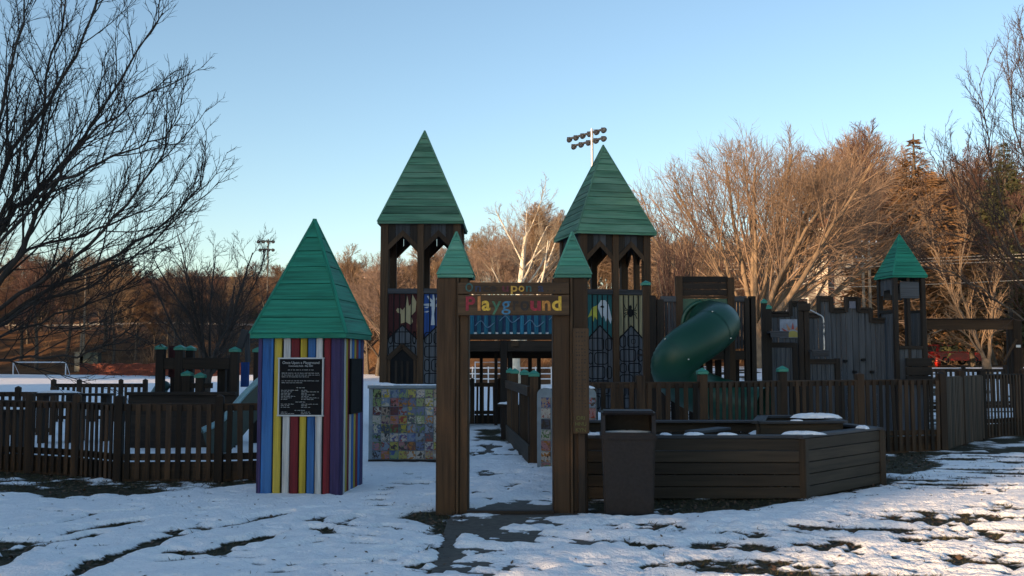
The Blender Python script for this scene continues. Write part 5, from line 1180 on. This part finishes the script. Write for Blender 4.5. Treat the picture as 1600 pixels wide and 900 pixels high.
# ------------------------------------------------------------------ house, chimney, power lines on the hill
def house():
    Y = 99.; x = PX(1268, Y); z = tz(x, Y); o = thing('white_house', 'white clapboard house with tall chimney half hidden by trees on the hill', 'house', (x, Y, z), math.radians(-18))
    wl = plain('white_clapboard', (.22,.21,.20), .7, .12, 3); rf = plain('grey_shingle', (.10,.09,.09), .9, .3, 4); gl = plain('house_glass', (.03,.035,.045), .1, .1)
    zt = PZ(400, Y)-z; zr = PZ(372, Y)-z
    bx2('wall', wl, o, -4, 4, -3, 3, -1, zt)
    for i in range(int(zt/.5)): bx2('clapboard', wl, o, -4.02, 4.02, -3.03, -3.002, .3+.5*i, .3+.5*i+.47)
    prism('roof', rf, o, [(-4.4, zt-.1), (4.4, zt-.1), (0, zr+.6)], -3.4, 3.4)
    for xx in (-2.6, -.6, 1.6):
        for zz in (zt-2.2, zt-5):
            wv = put('window', box_mesh((1.1, .08, 1.5), WHITEPAINT), o, (xx, -3.05, zz)); put('pane', box_mesh((.9, .03, 1.3), gl), wv, (0, -.05, 0))
    zc = PZ(350, Y)-z; cx = 1.2
    bx2('chimney', plain('white_brick', (.66,.58,.48), .8, .2, 5), o, cx-.55, cx+.55, -4.1, -3.1, 0, zc-.9); bx2('chimney_cap', plain('red_brick', (.34,.12,.06), .8, .3, 5), o, cx-.62, cx+.62, -4.18, -3.02, zc-.9, zc)
    Y = 70.; cm = plain('cable', (.55,.46,.36), .6, .1)
    for py0, py1, lab in ((412, 400, 'topmost'), (416, 405, 'second'), (421, 410, 'third'), (452, 441, 'lowest')):
        p0, p1 = P(1130, py0, Y), P(1640, py1-5, Y); c = p0.copy()
        o2 = put('power_line', tube_mesh('power_line', smooth_path([(0, 0, 0), tuple((p1-p0)*.5+Vector((0, 0, -.12))), tuple(p1-p0)], 24), .022, cm, 5), None, p0); tag(o2, lab+' pale power line crossing the hillside behind the castle wall', 'power line', 'power lines on the hillside')
    for px, py, lab in ((1352, 398, 'wooden pole carrying the power lines left of the corner turret'), (1362, 375, 'taller wooden pole just left of the turret roof')):
        xx = PX(px, 71); z0 = tz(xx, 71); q = thing('utility_pole', lab, 'pole', (xx, 71, z0)); put('pole', tube_mesh('pole', [(0, 0, -.3), (0, 0, PZ(py, 71)-z0)], [.14, .09], plain('pole_wood', (.26,.2,.14), .8, .3), 8), q); box('cross_arm', plain('pole_wood', (.26,.2,.14)), q, (0, -.1, PZ(py+6, 71)-z0), (1.2, .09, .12))
        for s in (-1, 0, 1): put('insulator', tube_mesh('insulator', [(0, 0, 0), (0, 0, .16)], [.06, .05], WHITEPAINT, 8), q, (s*.5, -.1, PZ(py+5, 71)-z0))
house()
# ------------------------------------------------------------------ leaves on the bare ground
def leaves():
    r = np.random.default_rng(3); n = 26000
    ix = r.integers(0, GX.shape[1]-1, n*6); iy = r.integers(0, GX.shape[0]-1, n*6)
    x, y, d = GX[iy, ix], GY[iy, ix], GD[iy, ix]; ok = (y > 7) & (y < 19) & (np.abs(x) < 10) & (d < .0) & ~((np.abs(x-.1) < .55) & (y < 20)); x, y, d = x[ok][:7000], y[ok][:7000], d[ok][:7000]; n = len(x)
    C = np.stack([x+r.normal(0, .02, n), y+r.normal(0, .02, n), np.maximum(d, -.03)*.5+.012], -1); a_ = r.uniform(0, 6.28, n); s = r.uniform(.012, .035, n)[:, None]
    u = np.stack([np.cos(a_), np.sin(a_), r.normal(0, .3, n)], -1)*s; v = np.stack([-np.sin(a_), np.cos(a_), r.normal(0, .3, n)], -1)*s*.6
    V = np.stack([C-u, C-v, C+u, C+v], 1).reshape(-1, 3)
    o = put('fallen_leaves', npm('fallen_leaves', V, np.arange(4*n).reshape(-1, 4), plain('dead_leaves', (.085,.05,.028), .8, .6, 25, 0, 0), False)); tag(o, 'scattered dead leaves and mulch chips on bare soil along fence and planter', 'leaves', None, 'stuff')
    n = 900; x = r.uniform(-7, 8, n); y = r.uniform(7.2, 14.5, n); ok = np.hypot(x+2.5, y-12.9) > .9; x, y = x[ok], y[ok]; n = len(x)
    jx = np.clip(np.searchsorted(GX[0], x), 0, GX.shape[1]-1); jy = np.clip(np.searchsorted(GY[:, 0], y), 0, GX.shape[0]-1); d = GD[jy, jx]
    C = np.stack([x, y, np.where(d > 0, d, np.maximum(d, -.03)*.5)+.006], -1); a_ = r.uniform(0, 6.28, n); s_ = r.uniform(.008, .026, n)[:, None]
    u = np.stack([np.cos(a_), np.sin(a_), r.normal(0, .25, n)], -1)*s_; v = np.stack([-np.sin(a_), np.cos(a_), r.normal(0, .25, n)], -1)*s_*.55
    V = np.stack([C-u, C-v, C+u, C+v], 1).reshape(-1, 3)
    o = put('snow_debris', npm('snow_debris', V, np.arange(4*n).reshape(-1, 4), plain('dead_leaves', (.085,.05,.028)), False)); tag(o, 'small dead leaves and bark crumbs scattered on the snow', 'leaves', None, 'stuff')
    n = 5000; ix = r.integers(0, GX.shape[1]-1, n*30); iy = r.integers(0, GX.shape[0]-1, n*30); x, y, d = GX[iy, ix], GY[iy, ix], GD[iy, ix]
    ok = (y > 7) & (y < 17) & (np.abs(x) < 10) & (d < .012) & (d > -.06) & ~((np.abs(x-.1) < .75) & (y < 20)); x, y, d = x[ok][:n], y[ok][:n], d[ok][:n]; n = len(x)
    C = np.stack([x, y, np.maximum(d, -.03)*.5-.005], -1); k = 3; C = np.repeat(C, k, 0)+r.normal(0, .02, (n*k, 3))*np.array([1, 1, 0]); n *= k
    u = r.normal(0, 1, (n, 3))*np.array([.004, .004, 0]); t = np.stack([r.normal(0, .03, n), r.normal(0, .03, n), r.uniform(.02, .055, n)], -1)
    V = np.stack([C-u, C+u, C+t], 1).reshape(-1, 3)
    o = put('grass_blades', npm('grass_blades', V, np.arange(3*n).reshape(-1, 3), plain('winter_grass', (.060,.055,.024), .8, .5, 15, 0, 0), False)); tag(o, 'short winter grass poking through thin snow', 'grass', None, 'stuff')
leaves()
